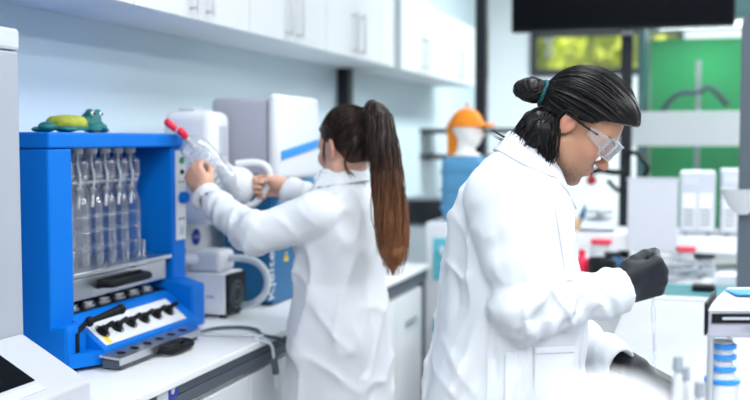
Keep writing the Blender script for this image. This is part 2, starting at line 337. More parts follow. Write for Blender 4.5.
cupboard(PY + .1, 6.3, 2.32, 'nearer white wall cupboard seen through the glass partition, left of the far one', g2)
cupboard(6.3, 7.3, 2.32, 'farther white wall cupboard through the glass, next to the tall dark post', g2)

# ================================================================ the long bench
WT = .90
br = thing('laboratory_bench', 'long white-topped bench with grey rails along the left wall under the blue machine', 'bench', (BX - .3, 2.6, 0))
B().box((WX + .002, .6, WT - .022), (BX, 4.72, WT), .004).build('worktop', M['worktop'], br)
B().box((BX - .055, .62, WT - .048), (BX - .012, 4.70, WT - .0225), .003).box((BX - .05, .62, WT - .082), (BX - .014, 4.70, WT - .051), .003).build('front_rail', M['rail'], br)
B().box((WX + .01, .62, WT - .09), (WX + .05, 4.70, WT - .0225)).build('back_rail', M['rail'], br)
for y in (.75, 2.05, 3.33, 4.67):
    B().box((BX - .06, y - .02, 0), (BX - .02, y + .02, WT - .0825), .003).build('leg', M['rail'], br)
    B().box((WX + .01, y - .02, 0), (WX + .05, y + .02, WT - .0905), .003).build('leg', M['rail'], br)
for y in (.75, 2.05, 3.33, 4.67): B().box((WX + .05, y - .02, WT - .08), (BX - .055, y + .02, WT - .04)).build('cross_beam', M['rail'], br)
def undercab(y0, y1, label, doors):
    t = thing('base_cabinet', label, 'cabinet', ((WX + BX) / 2, (y0 + y1) / 2, .12), 0, 'white cupboards under the long bench')
    B().box((WX + .06, y0 + .002, .12), (BX - .04, y1 - .002, WT - .095), .003).build('body', M['cabside'], t)
    n = doors; w = (y1 - y0) / n
    for k in range(n):
        d = B().box((BX - .0395, y0 + k * w + .004, .123), (BX - .02, y0 + (k + 1) * w - .004, WT - .10), .003).build('door', M['cab'], t)
        hy = y0 + (k + .5) * w
        B().box((BX - .012, hy - .075, .66), (BX - .004, hy + .075, .675), .002).box((BX - .0195, hy - .07, .663), (BX - .004, hy - .06, .672)).box((BX - .0195, hy + .06, .663), (BX - .004, hy + .07, .672)).build('handle', M['chrome'], d)
    for y in (y0 + .06, y1 - .06):
        for x in (WX + .12, BX - .1): B().cyl((x, y, 0), (x, y, .12), .028, seg=14).build('castor', M['black'], t)
undercab(.80, 2.02, 'white base cabinet at the near left end of the bench, below the white console', 2)
undercab(2.08, 3.30, 'white base cabinet under the blue machine with slim steel handles', 2)
undercab(3.36, 4.63, 'white base cabinet at the far end of the bench, behind the woman', 3)
# sticker plate on the rail
st = thing('rail_label', 'small white and blue emblem label on the grey bench rail', 'label', (BX - .008, 2.15, WT - .066))
p = onX(173, 390, BX - .009)
B().box((BX - .0118, p.y - .075, p.z - .022), (BX - .010, p.y + .024, p.z + .020)).build('plate', M['hazepaper'], st)
B().box((BX - .0099, p.y - .022, p.z - .021), (BX - .0085, p.y + .023, p.z + .019), .0005).build('emblem', M['navy'], st)
B().lathe([(.0, 0), (.009, 0), (.009, .0006), (0, .0006)], (BX - .0084, p.y - .002, p.z - .002), (1, 0, 0), 12, caps=False).box((BX - .0083, p.y + .001, p.z + .002), (BX - .0076, p.y + .013, p.z + .006)).build('emblem_mark', M['hazepaper'], st)

# ================================================================ white tall analyser, near left
an = thing('distillation_analyser', 'tall white analyser at the left edge with a sloping console and dark display', 'analyser', (-1.7, 1.7, WT))
B().box((-1.92, 1.05, WT), (-1.50, 1.955, 1.705), .006).build('body', M['analyser'], an, bev=0)
B().box((-1.925, 1.045, 1.7065), (-1.497, 1.958, 1.757), .008).build('top_cap', M['lgrey'], an)
B().box((-1.4995, 1.30, 1.07), (-1.496, 1.80, 1.535), .001).build('side_recess', M['mgrey'], an)
sl = B().prism([(-1.4985, 1.02, WT), (-1.315, 1.02, WT), (-1.315, 1.02, .952), (-1.4985, 1.02, 1.052)], (0, .925, 0)).build('console', M['consolegrey'], an, bev=.005)
ang = math.atan2(.10, .1835)
def onslope(x, off): return 1.052 - (x + 1.4985) * .10 / .1835 + off
B().prism([(-1.475, 1.20, onslope(-1.475, .0005)), (-1.365, 1.20, onslope(-1.365, .0005)), (-1.365, 1.20, onslope(-1.365, .003)), (-1.475, 1.20, onslope(-1.475, .003))], (0, .61, 0)).build('display', M['screen'], an)
B().prism([(-1.355, 1.20, onslope(-1.355, .0005)), (-1.335, 1.20, onslope(-1.335, .0005)), (-1.335, 1.20, onslope(-1.335, .002)), (-1.355, 1.20, onslope(-1.355, .002))], (0, .61, 0)).build('key_strip', M['lgrey'], an)

# ================================================================ blue six-place extraction unit
ex = thing('extraction_unit', 'bright blue extraction machine with glass columns and a row of black taps', 'laboratory machine', (-1.7, 2.53, WT))
X0, X1, YA, YB = -1.905, -1.585, 2.175, 2.888
bl = M['blue']
B().box((X0, YA, 1.0), (X1, 2.277, 1.4795), .006).build('left_column', bl, ex)
B().box((X0, 2.805, 1.0), (X1, YB, 1.4795), .006).build('right_column', bl, ex)
B().box((X0 - .004, YA - .004, 1.48), (X1 + .006, YB + .006, 1.522), .006).build('top_panel', bl, ex)
B().box((X0, 2.2775, 1.0), (X0 + .02, 2.8045, 1.4795)).build('back_panel', M['white'], ex)
# base: two end blocks, sloping control bed between
B().box((X0, YA, WT + .012), (-1.535, 2.262, 1.0195), .012).build('end_block', bl, ex)
B().prism([(X0, 2.775, WT + .012), (-1.50, 2.775, WT + .012), (-1.50, 2.775, 1.045), (-1.56, 2.775, 1.062), (X0, 2.775, 1.062)], (0, .082, 0)).build('end_block', bl, ex, bev=.008)
SLT, SLB = Vector((-1.572, 0, 1.018)), Vector((-1.482, 0, .948))
B().prism([(X0, 2.2625, WT + .012), (-1.482, 2.2625, WT + .012), (SLB.x, 2.2625, SLB.z), (SLT.x, 2.2625, SLT.z), (-1.60, 2.2625, 1.035), (X0, 2.2625, 1.035)], (0, .512, 0)).build('control_bed', bl, ex, bev=.004)
B().prism([(-1.534, YA + .012, WT + .012), (-1.482, 2.262, WT + .012), (-1.482, 2.262, .946), (-1.534, YA + .012, 1.0)][0:3] and [(-1.5345, 2.175, WT + .012), (-1.5345, 2.262, WT + .012), (-1.482, 2.262, WT + .012)], (0, 0, .036)).build('corner_block', bl, ex)
dS = (SLB - SLT).normalized(); nS = Vector((-dS.z, 0, dS.x)); nS = nS if nS.z > 0 else -nS
def S(u, y, h): q = SLT + (SLB - SLT) * u + nS * h; return Vector((q.x, y, q.z))
pl = B().prism([S(.10, 2.278, .0006), S(.90, 2.278, .0006), S(.90, 2.278, .003), S(.10, 2.278, .003)], (0, .435, 0)).build('control_plate', M['white'], ex)
B().prism([S(.66, 2.293, .0032), S(.86, 2.293, .0032), S(.86, 2.293, .0038)], (0, .02, 0)).build('warning_mark', M['yellow'], pl)
for k in range(6):
    y = 2.313 + k * .0695
    c = S(.5, y, .0031)
    kb = B().lathe([(.0, 0), (.017, 0), (.017, .004), (.011, .006), (.011, .016), (0, .016)], c, nS, 20, caps=False)
    tip = c + nS * .012
    kb.cyl(tip + Vector((-.001, -.006, 0)), tip + Vector((.008, .026, .01)), .0062, .0075, 12).sph(tip + Vector((.008, .026, .01)), .0075, 12)
    o = kb.build('tap', M['black'], ex, smooth=True)
    ring = [c + nS * .002 + (dS * math.cos(a) + Vector((0, 1, 0)) * math.sin(a)) * .021 for a in [2 * math.pi * q / 24 for q in range(24)]]
    B().tube(ring, .0013, 6, True).build('tap_scale', M['black'], o)
# lever at the left end
B().box((-1.5345, 2.205, .93), (-1.531, 2.219, 1.0), .001).build('lever_slot', M['black'], ex)
a0, a1 = onX(86, 323, -1.525), onX(121, 309, -1.47)
B().tube([Vector((-1.545, 2.212, .99)), a0, a0 + (a1 - a0) * .45, a1], [.006, .007, .009, .0135], 12).sph(a1, .0145, 14).sph(a0 + (a1 - a0) * .1, .012, 12, (1, 1, 1.2)).build('lever', M['black'], ex, smooth=True)
# hot plate drawer and silver beam
B().box((-1.80, 2.279, 1.128), (-1.588, 2.803, 1.142), .003).build('silver_beam', M['steel'], ex)
dr = B().box((-1.78, 2.279, 1.066), (-1.594, 2.775, 1.1265), .003).build('drawer_front', M['steel'], ex)
hp = bez([(-1.594, 2.405, 1.10), (-1.562, 2.41, 1.10), (-1.555, 2.43, 1.10), (-1.555, 2.50, 1.10), (-1.555, 2.59, 1.10), (-1.562, 2.612, 1.10), (-1.594, 2.617, 1.10)], 26)
B().tube(hp, .0115, 10).box((-1.5935, 2.395, 1.086), (-1.589, 2.627, 1.114), .002).build('drawer_handle', M['black'], dr, smooth=True)
B().box((-1.86, 2.279, 1.0355), (-1.592, 2.77, 1.0375)).build('heater_well', M['black'], ex)
for k in range(6):
    y = 2.315 + k * .0775
    B().lathe([(0, 0), (.027, 0), (.027, .007), (.021, .009), (.021, .016), (.012, .019), (0, .019)], (-1.628, y, 1.0378), (0, 0, 1), 22, caps=False).build('heater_cup', M['steel'], ex, smooth=True)
# glass columns
for k in range(6):
    y = 2.335 + k * .068; x = -1.655
    prof = [(.012, 1.478), (.012, 1.452), (.026, 1.448), (.029, 1.437), (.029, 1.398), (.020, 1.372), (.017, 1.352), (.024, 1.332), (.0295, 1.312), (.0300, 1.17), (.0295, 1.160), (.0295, 1.143)]
    gl = B().lathe(prof, (x, y, 0), (0, 0, 1), 24, caps=False).build('glass_column', M['tubeglass'], ex, smooth=60)
    for z in (1.437, 1.398, 1.285, 1.242, 1.195): B().tube([(x + .0305 * math.cos(q), y + .0305 * math.sin(q), z) for q in [2 * math.pi * w / 22 for w in range(22)]], .0014, 6, True).build('glass_ring', M['milky'], gl, smooth=True)
    B().tube(bez([(x, y, 1.478), (x, y, 1.43), (x + .010, y - .004, 1.40), (x + .004, y, 1.36), (x, y, 1.31)], 16), .0042, 8).build('inner_tube', M['frosted'], gl, smooth=True)
    cr = B().lathe([(.0, 1.34), (.006, 1.345), (.011, 1.362), (.004, 1.37), (0, 1.37)], (x, y, 0), (0, 0, 1), 16, caps=False).build('crucible_clamp', M['mgrey'], gl, smooth=True)
    B().lathe([(0, 1.478), (.017, 1.478), (.017, 1.468), (.013, 1.462), (0, 1.462)], (x, y, 0), (0, 0, 1), 18, caps=False).build('column_cap', M['frosted'], gl, smooth=True)
B().box((-1.662, 2.29, 1.378), (-1.648, 2.70, 1.386)).cyl((-1.655, 2.745, 1.143), (-1.655, 2.745, 1.19), .006).build('support_bar', M['steel'], ex)
# side switch panel
pn = B().box((X1 + .0002, 2.823, 1.182), (X1 + .004, 2.885, 1.468), .0015).build('switch_panel', M['white'], ex)
xx = X1 + .004
def btn(y, z, r, m, nm, d=.008): B().lathe([(0, 0), (r, 0), (r, d * .7), (r * .8, d), (0, d)], (xx, y, z), (1, 0, 0), 18, caps=False).build(nm, m, pn, smooth=True)
btn(2.856, 1.437, .011, M['green'], 'start_button'); btn(2.856, 1.40, .008, M['black'], 'stop_button'); btn(2.856, 1.318, .019, M['blue'], 'dial', .022)
for (y, z) in ((2.845, 1.368), (2.867, 1.368), (2.845, 1.25), (2.867, 1.25)): btn(y, z, .004, M['black'], 'indicator', .002)
b = B()
for r_ in range(5):
    for c_ in range(4):
        if (r_ * 3 + c_ * 5) % 7 < 5: b.box((xx, 2.842 + c_ * .007, 1.198 + r_ * .006), (xx + .0006, 2.847 + c_ * .007, 1.2025 + r_ * .006))
b.build('printed_symbols', M['mgrey'], pn)
# sample strip and black tray in front
stp = B().prism([(-1.4815, 2.232, .935), (-1.4815, 2.232, .941), (-1.418, 2.232, .936), (-1.418, 2.232, .917), (-1.4215, 2.232, .917), (-1.4215, 2.232, .930)], (0, .435, 0)).build('steel_strip', M['steel'], ex)
for k in range(6): B().lathe([(0, 0), (.0125, 0), (.0125, .0012), (0, .0012)], (-1.45, 2.285 + k * .066, .9387), (.08, 0, 1), 18, caps=False).build('strip_hole', M['black'], stp)
ty = B().box((-1.4815, 2.245, WT + .004), (-1.424, 2.66, .929), .002).build('drip_tray', M['rail'], ex)
B().tube(bez([(-1.424, 2.43, .918), (-1.395, 2.435, .917), (-1.385, 2.46, .915), (-1.385, 2.53, .915), (-1.395, 2.56, .917), (-1.424, 2.565, .918)], 24), .0115, 10).build('tray_handle', M['black'], ty, smooth=True)
for (x, y) in ((-1.86, 2.2), (-1.86, 2.86), (-1.55, 2.2), (-1.55, 2.84)): B().cyl((x, y, WT), (x, y, WT + .012), .018, seg=14).build('foot', M['black'], ex)
TOPZ = 1.522
# the two soft toys
tt = thing('toy_turtle', 'toy turtle with lime green shell on top of the blue machine', 'toy', (-1.66, 2.33, TOPZ))
z0 = TOPZ; tx = -1.64
sh = B().lathe([(.0, .010), (.05, .010), (.056, .018), (.054, .034), (.044, .043), (.02, .047), (0, .048)], (tx, 2.335, z0), (0, 0, 1), 24, caps=False).build('shell', M['lime'], tt, smooth=70)
B().lathe([(0, .006), (.058, .006), (.060, .012), (.054, .017), (0, .017)], (tx, 2.335, z0), (0, 0, 1), 24, caps=False).build('belly', M['teal'], tt, smooth=True)
for (dx, dy) in ((.045, -.055), (.045, .06), (-.05, -.05), (-.05, .055)): B().sph((tx + dx, 2.335 + dy, z0 + .0085), .024, 16, (.8, 1.15, .35)).build('flipper', M['teal'], tt, smooth=True)
B().sph((tx + .01, 2.235, z0 + .014), .026, 18, (.9, 1.0, .55)).build('head', M['teal'], tt, smooth=True)
fr = thing('toy_frog', 'teal rubber frog toy with big eyes at the turtle right on the blue machine', 'toy', (-1.64, 2.46, TOPZ))
fy = 2.448
def ffn(P):
    d = ell(P, (0, 0, .034), (.030, .036, .034)); d = smin(d, ell(P, (.016, .004, .018), (.030, .040, .014)), .010)
    d = smin(d, ell(P, (.010, -.020, .060), (.014, .013, .013)), .006); d = smin(d, ell(P, (.010, .022, .060), (.014, .013, .013)), .006)
    d = smin(d, ell(P, (.02, .034, .008), (.02, .02, .0075)), .006); d = smin(d, ell(P, (.02, -.034, .008), (.02, .02, .0075)), .006)
    d = np.maximum(d, .0005 - P[:, 2]); return smax(d, -cap(P, (.044, -.03, .021), (.046, .03, .021), .003), .004)
v, f = sdf_mesh(ffn, (-.05, -.07, -.01), (.07, .07, .085), .003); v = v * .92; v += np.array([tx, fy, z0])
link('body', np_mesh('body', [(v, f)]), M['teal'], fr, smooth=True)
for s in (-1, 1):
    e = B().sph((tx + .0185, fy + s * .0195, z0 + .0535), .0072, 14).build('eye', M['eye'], fr, smooth=True)
    B().sph((tx + .0242, fy + s * .0195, z0 + .0535), .0042, 10, (.6, 1, 1)).build('pupil', M['black'], e, smooth=True)

# ================================================================ rotary evaporator behind the machine
re = thing('rotary_evaporator', 'white rounded evaporator stand with a round blue badge behind the blue machine', 'evaporator', (-1.72, 3.13, WT))
b = B().box((-1.75, 3.025, 1.21), (-1.56, 3.18, 1.60), .035, seg=5).box((-1.91, 2.98, WT + .02), (-1.721, 3.46, 1.32), .04, seg=5)
b.build('housing', M['whitematte'], re, smooth=True)
B().box((-1.92, 2.96, WT), (-1.705, 3.52, WT + .03), .01).build('foot_plate', M['whitematte'], re)
B().box((-1.5602, 3.085, 1.45), (-1.554, 3.135, 1.55), .003).build('display_panel', M['lgrey'], re)
B().box((-1.70, 3.06, 1.597), (-1.64, 3.14, 1.612), .004).build('top_plug', M['lgrey'], re)
bp = onX(196.5, 237, -1.718)
bd = B().lathe([(0, 0), (.030, 0), (.030, .003), (0, .003)], (-1.7212, bp.y, bp.z), (1, 0, 0), 28, caps=False).build('badge', M['navy'], re)
text('badge_lettering', 'FOSS', .0185, (-1.7178, bp.y, bp.z), ROTX, M['hazepaper'], bd)
# tilted glass condenser in the woman's grasp, with white loop handle
gc = thing('glass_condenser', 'clear glass condenser with red caps and white loop handle held by the woman', 'glassware', at(210, 160, 3.2))
q0, q1 = at(181, 133, 3.16), at(238, 196, 3.22)
ax = (q1 - q0).normalized()
gg = B().lathe([(.012, 0), (.014, .02), (.040, .04), (.046, .055), (.046, .20), (.040, .22), (.02, .24), (.02, (q1 - q0).length)], q0, ax, 26, caps=False).build('glass_jacket', M['milky'], gc, smooth=60)
hel = []
sd = ax.orthogonal().normalized(); sd2 = ax.cross(sd)
for i in range(150):
    a = i / 150 * 2 * math.pi * 8; hel.append(q0 + ax * (.05 + .15 * i / 150) + (sd * math.cos(a) + sd2 * math.sin(a)) * .026)
B().tube(hel, .004, 6).build('coil', M['milky'], gg, smooth=True)
for (p_, d_, L_) in ((at(176, 129.5, 3.15), at(168, 122.5, 3.14), 1), (at(186, 137, 3.13), at(181, 131.5, 3.11), 1)):
    B().cyl(p_, d_, .0105, .0125, 16).sph(d_, .0125, 14).build('red_cap', M['red'], gc, smooth=True)
B().cyl(at(176, 129.5, 3.15), q0 + ax * .03, .009, .011, 14).cyl(at(186, 137, 3.13), q0 + ax * .06, .008, .010, 14).build('hose_neck', M['frosted'], gc, smooth=True)
lp = bez([at(x, y, 3.27) for x, y in ((236, 164), (252, 162.5), (264, 165), (269.5, 173), (267, 186), (259, 199), (250, 205), (240, 203), (229, 197))], 40)
B().tube(lp, .0118, 12).build('loop_handle', M['white'], gc, smooth=True)
hc = (at(226, 160, 3.22), at(240, 202, 3.24))
fl = at(239, 184, 3.27)
def fun(P):
    P2 = P - np.array(fl, np.float32); return smin(ell(P2, (0, 0, 0), (.055, .05, .058)), cap(P, at(224, 170, 3.22), at(240, 192, 3.26), .028, .034), .03)
v, f = sdf_mesh(fun, np.array(fl) - .2, np.array(fl) + .2, .006)
link('holder', np_mesh('holder', [(v, f)]), M['white'], gc, smooth=True)

# ================================================================ pump, analyser with blue base
pu = thing('vacuum_pump', 'white and black pump box with grey hose on the bench by the blue machine', 'pump', (-1.6, 3.07, WT))
pz = 1.052
B().box((-1.70, 3.02, WT + .012), (-1.512, 3.165, pz), .006).build('case', M['whitematte'], pu)
sp_ = B().box((-1.5115, 3.022, WT + .012), (-1.502, 3.163, pz - .002), .003).build('side_panel', M['black'], pu)
B().tube([(-1.5012, 3.09 + .045 * math.cos(a), .975 + .045 * math.sin(a)) for a in [2 * math.pi * q / 28 for q in range(28)]], .003, 6, True).tube([(-1.5012, 3.09 + .028 * math.cos(a), .975 + .028 * math.sin(a)) for a in [2 * math.pi * q / 24 for q in range(24)]], .003, 6, True).build('fan_grille', M['rail'], sp_)
B().box((-1.5018, 3.125, .915), (-1.4995, 3.155, .94)).build('socket_label', M['green'], sp_)
for k in (0, 1): B().lathe([(0, 0), (.006, 0), (.006, .001), (0, .001)], (-1.606 + k * .0085, 3.0195, .972), (0, -1, 0), 14, caps=False).build('logo_dot', M['navy'], pu)
text('lettering', 'FOSS', .013, (-1.568, 3.0194, .972), ROTY, M['navy'], pu)
B().box((-1.66, 3.019, .925), (-1.53, 3.0205, .9265)).build('print_line', M['lgrey'], pu)
B().box((-1.665, 3.03, pz), (-1.535, 3.15, pz + .075), .018, seg=4).build('pump_head', M['white'], pu, smooth=True)
B().lathe([(.018, 0), (.02, .01), (.02, .06), (.016, .07), (.016, .10), (.02, .102), (.02, .12)], (-1.62, 3.05, pz + .045), (-.75, -.65, .0), 18).build('inlet_fitting', M['white'], pu, smooth=True)
B().box((-1.715, 2.985, pz + .01), (-1.665, 3.02, pz + .03), .004).build('black_fitting', M['black'], pu)
B().cyl((-1.69, 3.0, pz + .07), (-1.69, 3.06, pz + .07), .013, seg=14).cyl((-1.71, 2.985, pz + .035), (-1.71, 2.94, pz + .035), .012, seg=14).build('blue_fitting', M['midblue'], pu, smooth=True)
hs = [at(x, y, d) for x, y, d in ((214, 261, 3.45), (232, 258, 3.42), (250, 259.5, 3.40), (262, 267, 3.38), (267.5, 280, 3.37), (265, 293, 3.35), (256, 302, 3.34), (244, 306.5, 3.40))]
B().tube(bez(hs, 48), .0125, 12).build('hose', M['tube'], pu, smooth=True)
for (x, y) in ((-1.68, 3.04), (-1.53, 3.04), (-1.68, 3.145), (-1.53, 3.145)): B().cyl((x, y, WT), (x, y, WT + .012), .012, seg=12).build('foot', M['black'], pu)

kj = thing('digestion_analyser', 'large white and lilac analyser with a deep blue lower body behind the pump', 'analyser', (-1.55, 3.45, WT))
B().box((-1.66, 3.30, WT + .006), (-1.46, 3.70, 1.36), .008).build('lower_body', M['petrol'], kj)
B().box((-1.645, 3.19, 1.377), (-1.428, 3.58, 1.648), .018, seg=3).build('hood', M['purple'], kj, smooth=True)
dd = B().box((-1.4275, 3.18, 1.362), (-1.385, 3.575, 1.662), .02, seg=4).build('front_door', M['white'], kj, smooth=True)
y0_ = 3.205
B().prism([(-1.3848, y0_, 1.432), (-1.3848, y0_, 1.464), (-1.3848, 3.57, 1.507), (-1.3848, 3.57, 1.475)], (.006, 0, 0)).build('blue_grip', M['midblue'], dd, bev=.004)
B().box((-1.4595, 3.32, 1.20), (-1.445, 3.68, 1.358), .003).build('splash_shield', M['jug'], kj)
tp = onX(271.5, 279, -1.459)
text('lettering', 'Kjeltec', .076, (-1.459, tp.y, tp.z + .028), ROTX @ Matrix.Rotation(math.radians(90), 3, 'Z'), M['lgrey'], kj)
wp = onX(286, 256.5, -1.459)
wm = B().prism([(-1.459, wp.y - .02, wp.z - .016), (-1.459, wp.y + .02, wp.z - .016), (-1.459, wp.y, wp.z + .02)], (.0015, 0, 0)).build('warning_sign', M['yellow'], kj)
B().box((-1.4575, wp.y - .002, wp.z - .006), (-1.4568, wp.y + .002, wp.z + .008)).build('warning_mark', M['black'], wm)
for (x, y) in ((-1.63, 3.33), (-1.5, 3.33), (-1.63, 3.67), (-1.5, 3.67)): B().cyl((x, y, WT), (x, y, WT + .006), .018, seg=12).build('foot', M['black'], kj)

# two cables over the bench edge
c1 = [onX(190, 327, -1.47)] + [at(x, y, d) for x, y, d in ((212, 323.5, 3.13), (238, 321, 3.16), (256, 322.5, 3.12))]
for q in c1: q.z = WT + .006
c1 += [Vector((-1.262, 2.77, WT + .0065)), Vector((-1.226, 2.83, .885)), Vector((-1.212, 2.89, .838)), Vector((-1.207, 2.935, .805))]
E1 = thing('power_cable', 'dark grey cable lying on the worktop and drooping over its edge', 'cable', (-1.4, 2.8, .78), 0)
B().tube(bez(c1, 60), .0056, 8).build('cord', M['cord'], E1, smooth=True)
B().cyl(c1[-2] + (c1[-1] - c1[-2]) * .1, c1[-1], .0105, .0135, 14).build('sleeve', M['cord'], E1, smooth=True)
c2 = [at(x, y, d) for x, y, d in ((202, 330, 3.05), (232, 330, 3.03), (262, 331, 3.02))]
for q in c2: q.z = WT + .0055
c2 += [Vector((-1.257, 2.71, WT + .006)), Vector((-1.226, 2.75, .885)), Vector((-1.222, 2.765, .84)), Vector((-1.220, 2.775, .79)), Vector((-1.220, 2.78, .75))]
E2 = thing('hose_line', 'pale grey hose in front of the dark cable, hanging over the worktop edge', 'hose', (-1.4, 2.8, .74), 0)
B().tube(bez(c2, 60), .0050, 8).build('cord', M['tube'], E2, smooth=True)
B().cyl(c2[-3], c2[-2], .010, .011, 14).build('sleeve', M['cord'], E2, smooth=True)

# ================================================================ island, far bench, right side
isl = thing('island_bench', 'long white-topped island bench in front of the goggled man', 'bench', (.5, 2.2, 0))
IX0, IX1, IY0, IY1 = -.248, 1.35, .40, 3.88
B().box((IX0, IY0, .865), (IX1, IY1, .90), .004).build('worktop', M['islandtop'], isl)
B().box((IX0 + .08, IY0 + .05, .10), (IX1 - .08, IY1 - .05, .864), .003).build('carcass', M['cabside'], isl)
B().box((IX0 + .12, IY0 + .09, 0), (IX1 - .12, IY1 - .09, .0995)).build('plinth', M['rail'], isl)
for k in range(5):
    y0 = IY0 + .06 + k * .67
    d = B().box((IX0 + .058, y0, .13), (IX0 + .079, y0 + .66, .85), .002).build('door', M['cab'], isl)
    B().box((IX0 + .035, y0 + .25, .78), (IX0 + .0575, y0 + .41, .795), .002).build('handle', M['chrome'], d)
fb = thing('far_bench', 'white bench with raised ledge along the glass partition behind the man', 'bench', (.1, 4.6, 0))
FX0, FX1, FY0, FY1 = -.74, 1.35, 3.98, 5.22
B().box((FX0, FY0, .865), (FX1, FY1, .90), .004).build('worktop', M['worktop'], fb)
B().box((FX0 + .03, FY0 + .05, .10), (FX1 - .03, FY1 - .02, .864)).build('carcass', M['cabside'], fb)
B().box((FX0 + .06, FY0 + .09, 0), (FX1 - .06, FY1 - .05, .0995)).build('plinth', M['rail'], fb)
B().box((FX0 + .02, 4.80, .985), (FX1, FY1, 1.062), .004).build('ledge', M['whitematte'], fb)
for x in (FX0 + .05, .0, .65, 1.3): B().box((x - .02, 4.9, .9005), (x + .02, FY1 - .02, .9845)).build('ledge_support', M['rail'], fb)
LZ = 1.062
# screen on the partition post
tv = thing('wall_screen', 'large black flat screen mounted high on the dark post', 'screen', (-.4, 5.18, 2.05))
tx0, tx1 = onY(512, 34, 5.17).x, onY(735, 32, 5.17).x
B().box((tx0, 5.15, 2.055), (tx1, 5.205, 2.70), .006).build('housing', M['black'], tv)
B().box((tx0 + .012, 5.147, 2.07), (tx1 - .012, 5.1495, 2.688)).build('display', M['screen'], tv)
B().box((-.39, 5.2, 2.030), (-.34, 5.23, 2.0545), .003).build('sensor', M['mgrey'], tv)
B().box((-.5, 5.2055, 2.25), (-.23, 5.254, 2.5)).build('bracket', M['dark'], tv)
# fume hood behind the partition
fh = thing('fume_hood', 'white fume cupboard with bright green rear panel behind the glass partition', 'fume cupboard', (.1, 6.5, 0))
hx0, hx1 = -.30, .42
B().box((hx0 - .06, 6.2, 0), (hx1 + .06, 6.95, .88), .005).build('base_cabinet', M['white'], fh)
B().box((hx0 - .06, 6.15, .8805), (hx1 + .06, 6.95, .93), .004).build('worktop', M['lgrey'], fh)
B().box((hx0 - .02, 6.86, .9305), (hx1 + .02, 6.90, 2.16)).build('rear_panel', M['greenp'], fh)
hl = bpy.data.lights.new('hood_fill', 'AREA'); hl.shape = 'RECTANGLE'; hl.size = .6; hl.size_y = .15; hl.energy = 1.2  # fill light added inside the hood to brighten the green panel
ho = bpy.data.objects.new('hood_fill', hl); COL.objects.link(ho); ho.location = (.06, 6.55, 2.20)
B().box((-.26, 6.46, 2.205), (.38, 6.64, 2.2195)).build('hood_fill_bar', M['ledpanel'], fh)  # glowing bar added to go with the hood fill
for x in (hx0 - .045, hx1 + .045): B().box((x - .02, 6.2, .9305), (x + .02, 6.95, 2.22), .003).build('side_post', M['darkteal'], fh)
B().box((hx0 - .066, 6.18, 2.2205), (hx1 + .066, 6.95, 2.75), .005).build('top_housing', M['darkteal'], fh)
s0, s1 = onY(650, 112, 6.19), onY(650, 146, 6.19)
B().box((hx0 - .20, 6.14, s1.z), (hx1 + .3, 6.18, s0.z), .004).build('sash_bar', M['whitematte'], fh)
B().box((hx0 - .02, 6.205, s0.z), (hx1 + .02, 6.211, 2.22)).build('sash_glass', M['pane'], fh)
B().cyl((-.02, 6.6, .9305), (-.02, 6.6, 2.0), .016, seg=14).build('stand_rod', M['hazepaper'], fh, smooth=True)
arm = bez([(.16, 6.6, 1.72), (.05, 6.6, 1.83), (-.02, 6.6, 1.80), (-.12, 6.6, 1.80), (-.2, 6.6, 1.74), (-.22, 6.6, 1.68)], 24)
B().tube(arm, .02, 10).build('clamp_arm', M['darkteal'], fh, smooth=True)
# white panel and vented boxes on the ledge
p0, p1 = onY(628, 180, 4.79), onY(677, 250, 4.79)
pb = thing('notice_board', 'tall plain white board fixed to the ledge front right of the dark post', 'board', ((p0.x + p1.x) / 2, 4.79, .985))
B().box((p0.x, 4.778, .986), (p1.x, 4.7995, p0.z), .003).build('panel', M['hazepaper'], pb)
B().box((p0.x - .004, 4.776, p0.z + .0005), (p1.x + .004, 4.7995, p0.z + .012), .002).build('edge_strip', M['lgrey'], pb)
def ventbox(xa, xb, yt, label):
    a, c = onY(xa, 228, 4.86), onY(xb, yt, 4.86)
    t = thing('vented_unit', label, 'instrument', ((a.x + c.x) / 2, 5.0, LZ), 0, 'vented units on the ledge')
    B().box((a.x, 4.86, LZ + .008), (c.x, 5.14, c.z), .008).build('case', M['lgrey'], t)
    w = (c.x - a.x)
    for k in range(2):
        q = B().box((a.x + w * (.08 + k * .46), 4.855, LZ + .03), (a.x + w * (.46 + k * .46), 4.8595, c.z - .10), .001).build('vent_panel', M['whitematte'], t)
        for j in range(4): B().box((a.x + w * (.12 + k * .46), 4.852, LZ + .045 + j * .022), (a.x + w * (.42 + k * .46), 4.8548, LZ + .055 + j * .022)).build('vent_slot', M['mgrey'], q)
    B().box((a.x + w * .1, 4.855, c.z - .06), (a.x + w * .5, 4.8595, c.z - .03), .001).build('name_strip', M['hazepaper'], t)
    for x in (a.x + .03, c.x - .03):
        for y in (4.89, 5.11): B().cyl((x, y, LZ), (x, y, LZ + .008), .012, seg=10).build('foot', M['black'], t)
ventbox(679, 716, 172, 'grey vented instrument on the ledge right of the white board')
ventbox(720, 756, 170, 'grey vented instrument on the ledge at the right edge by the slim post')
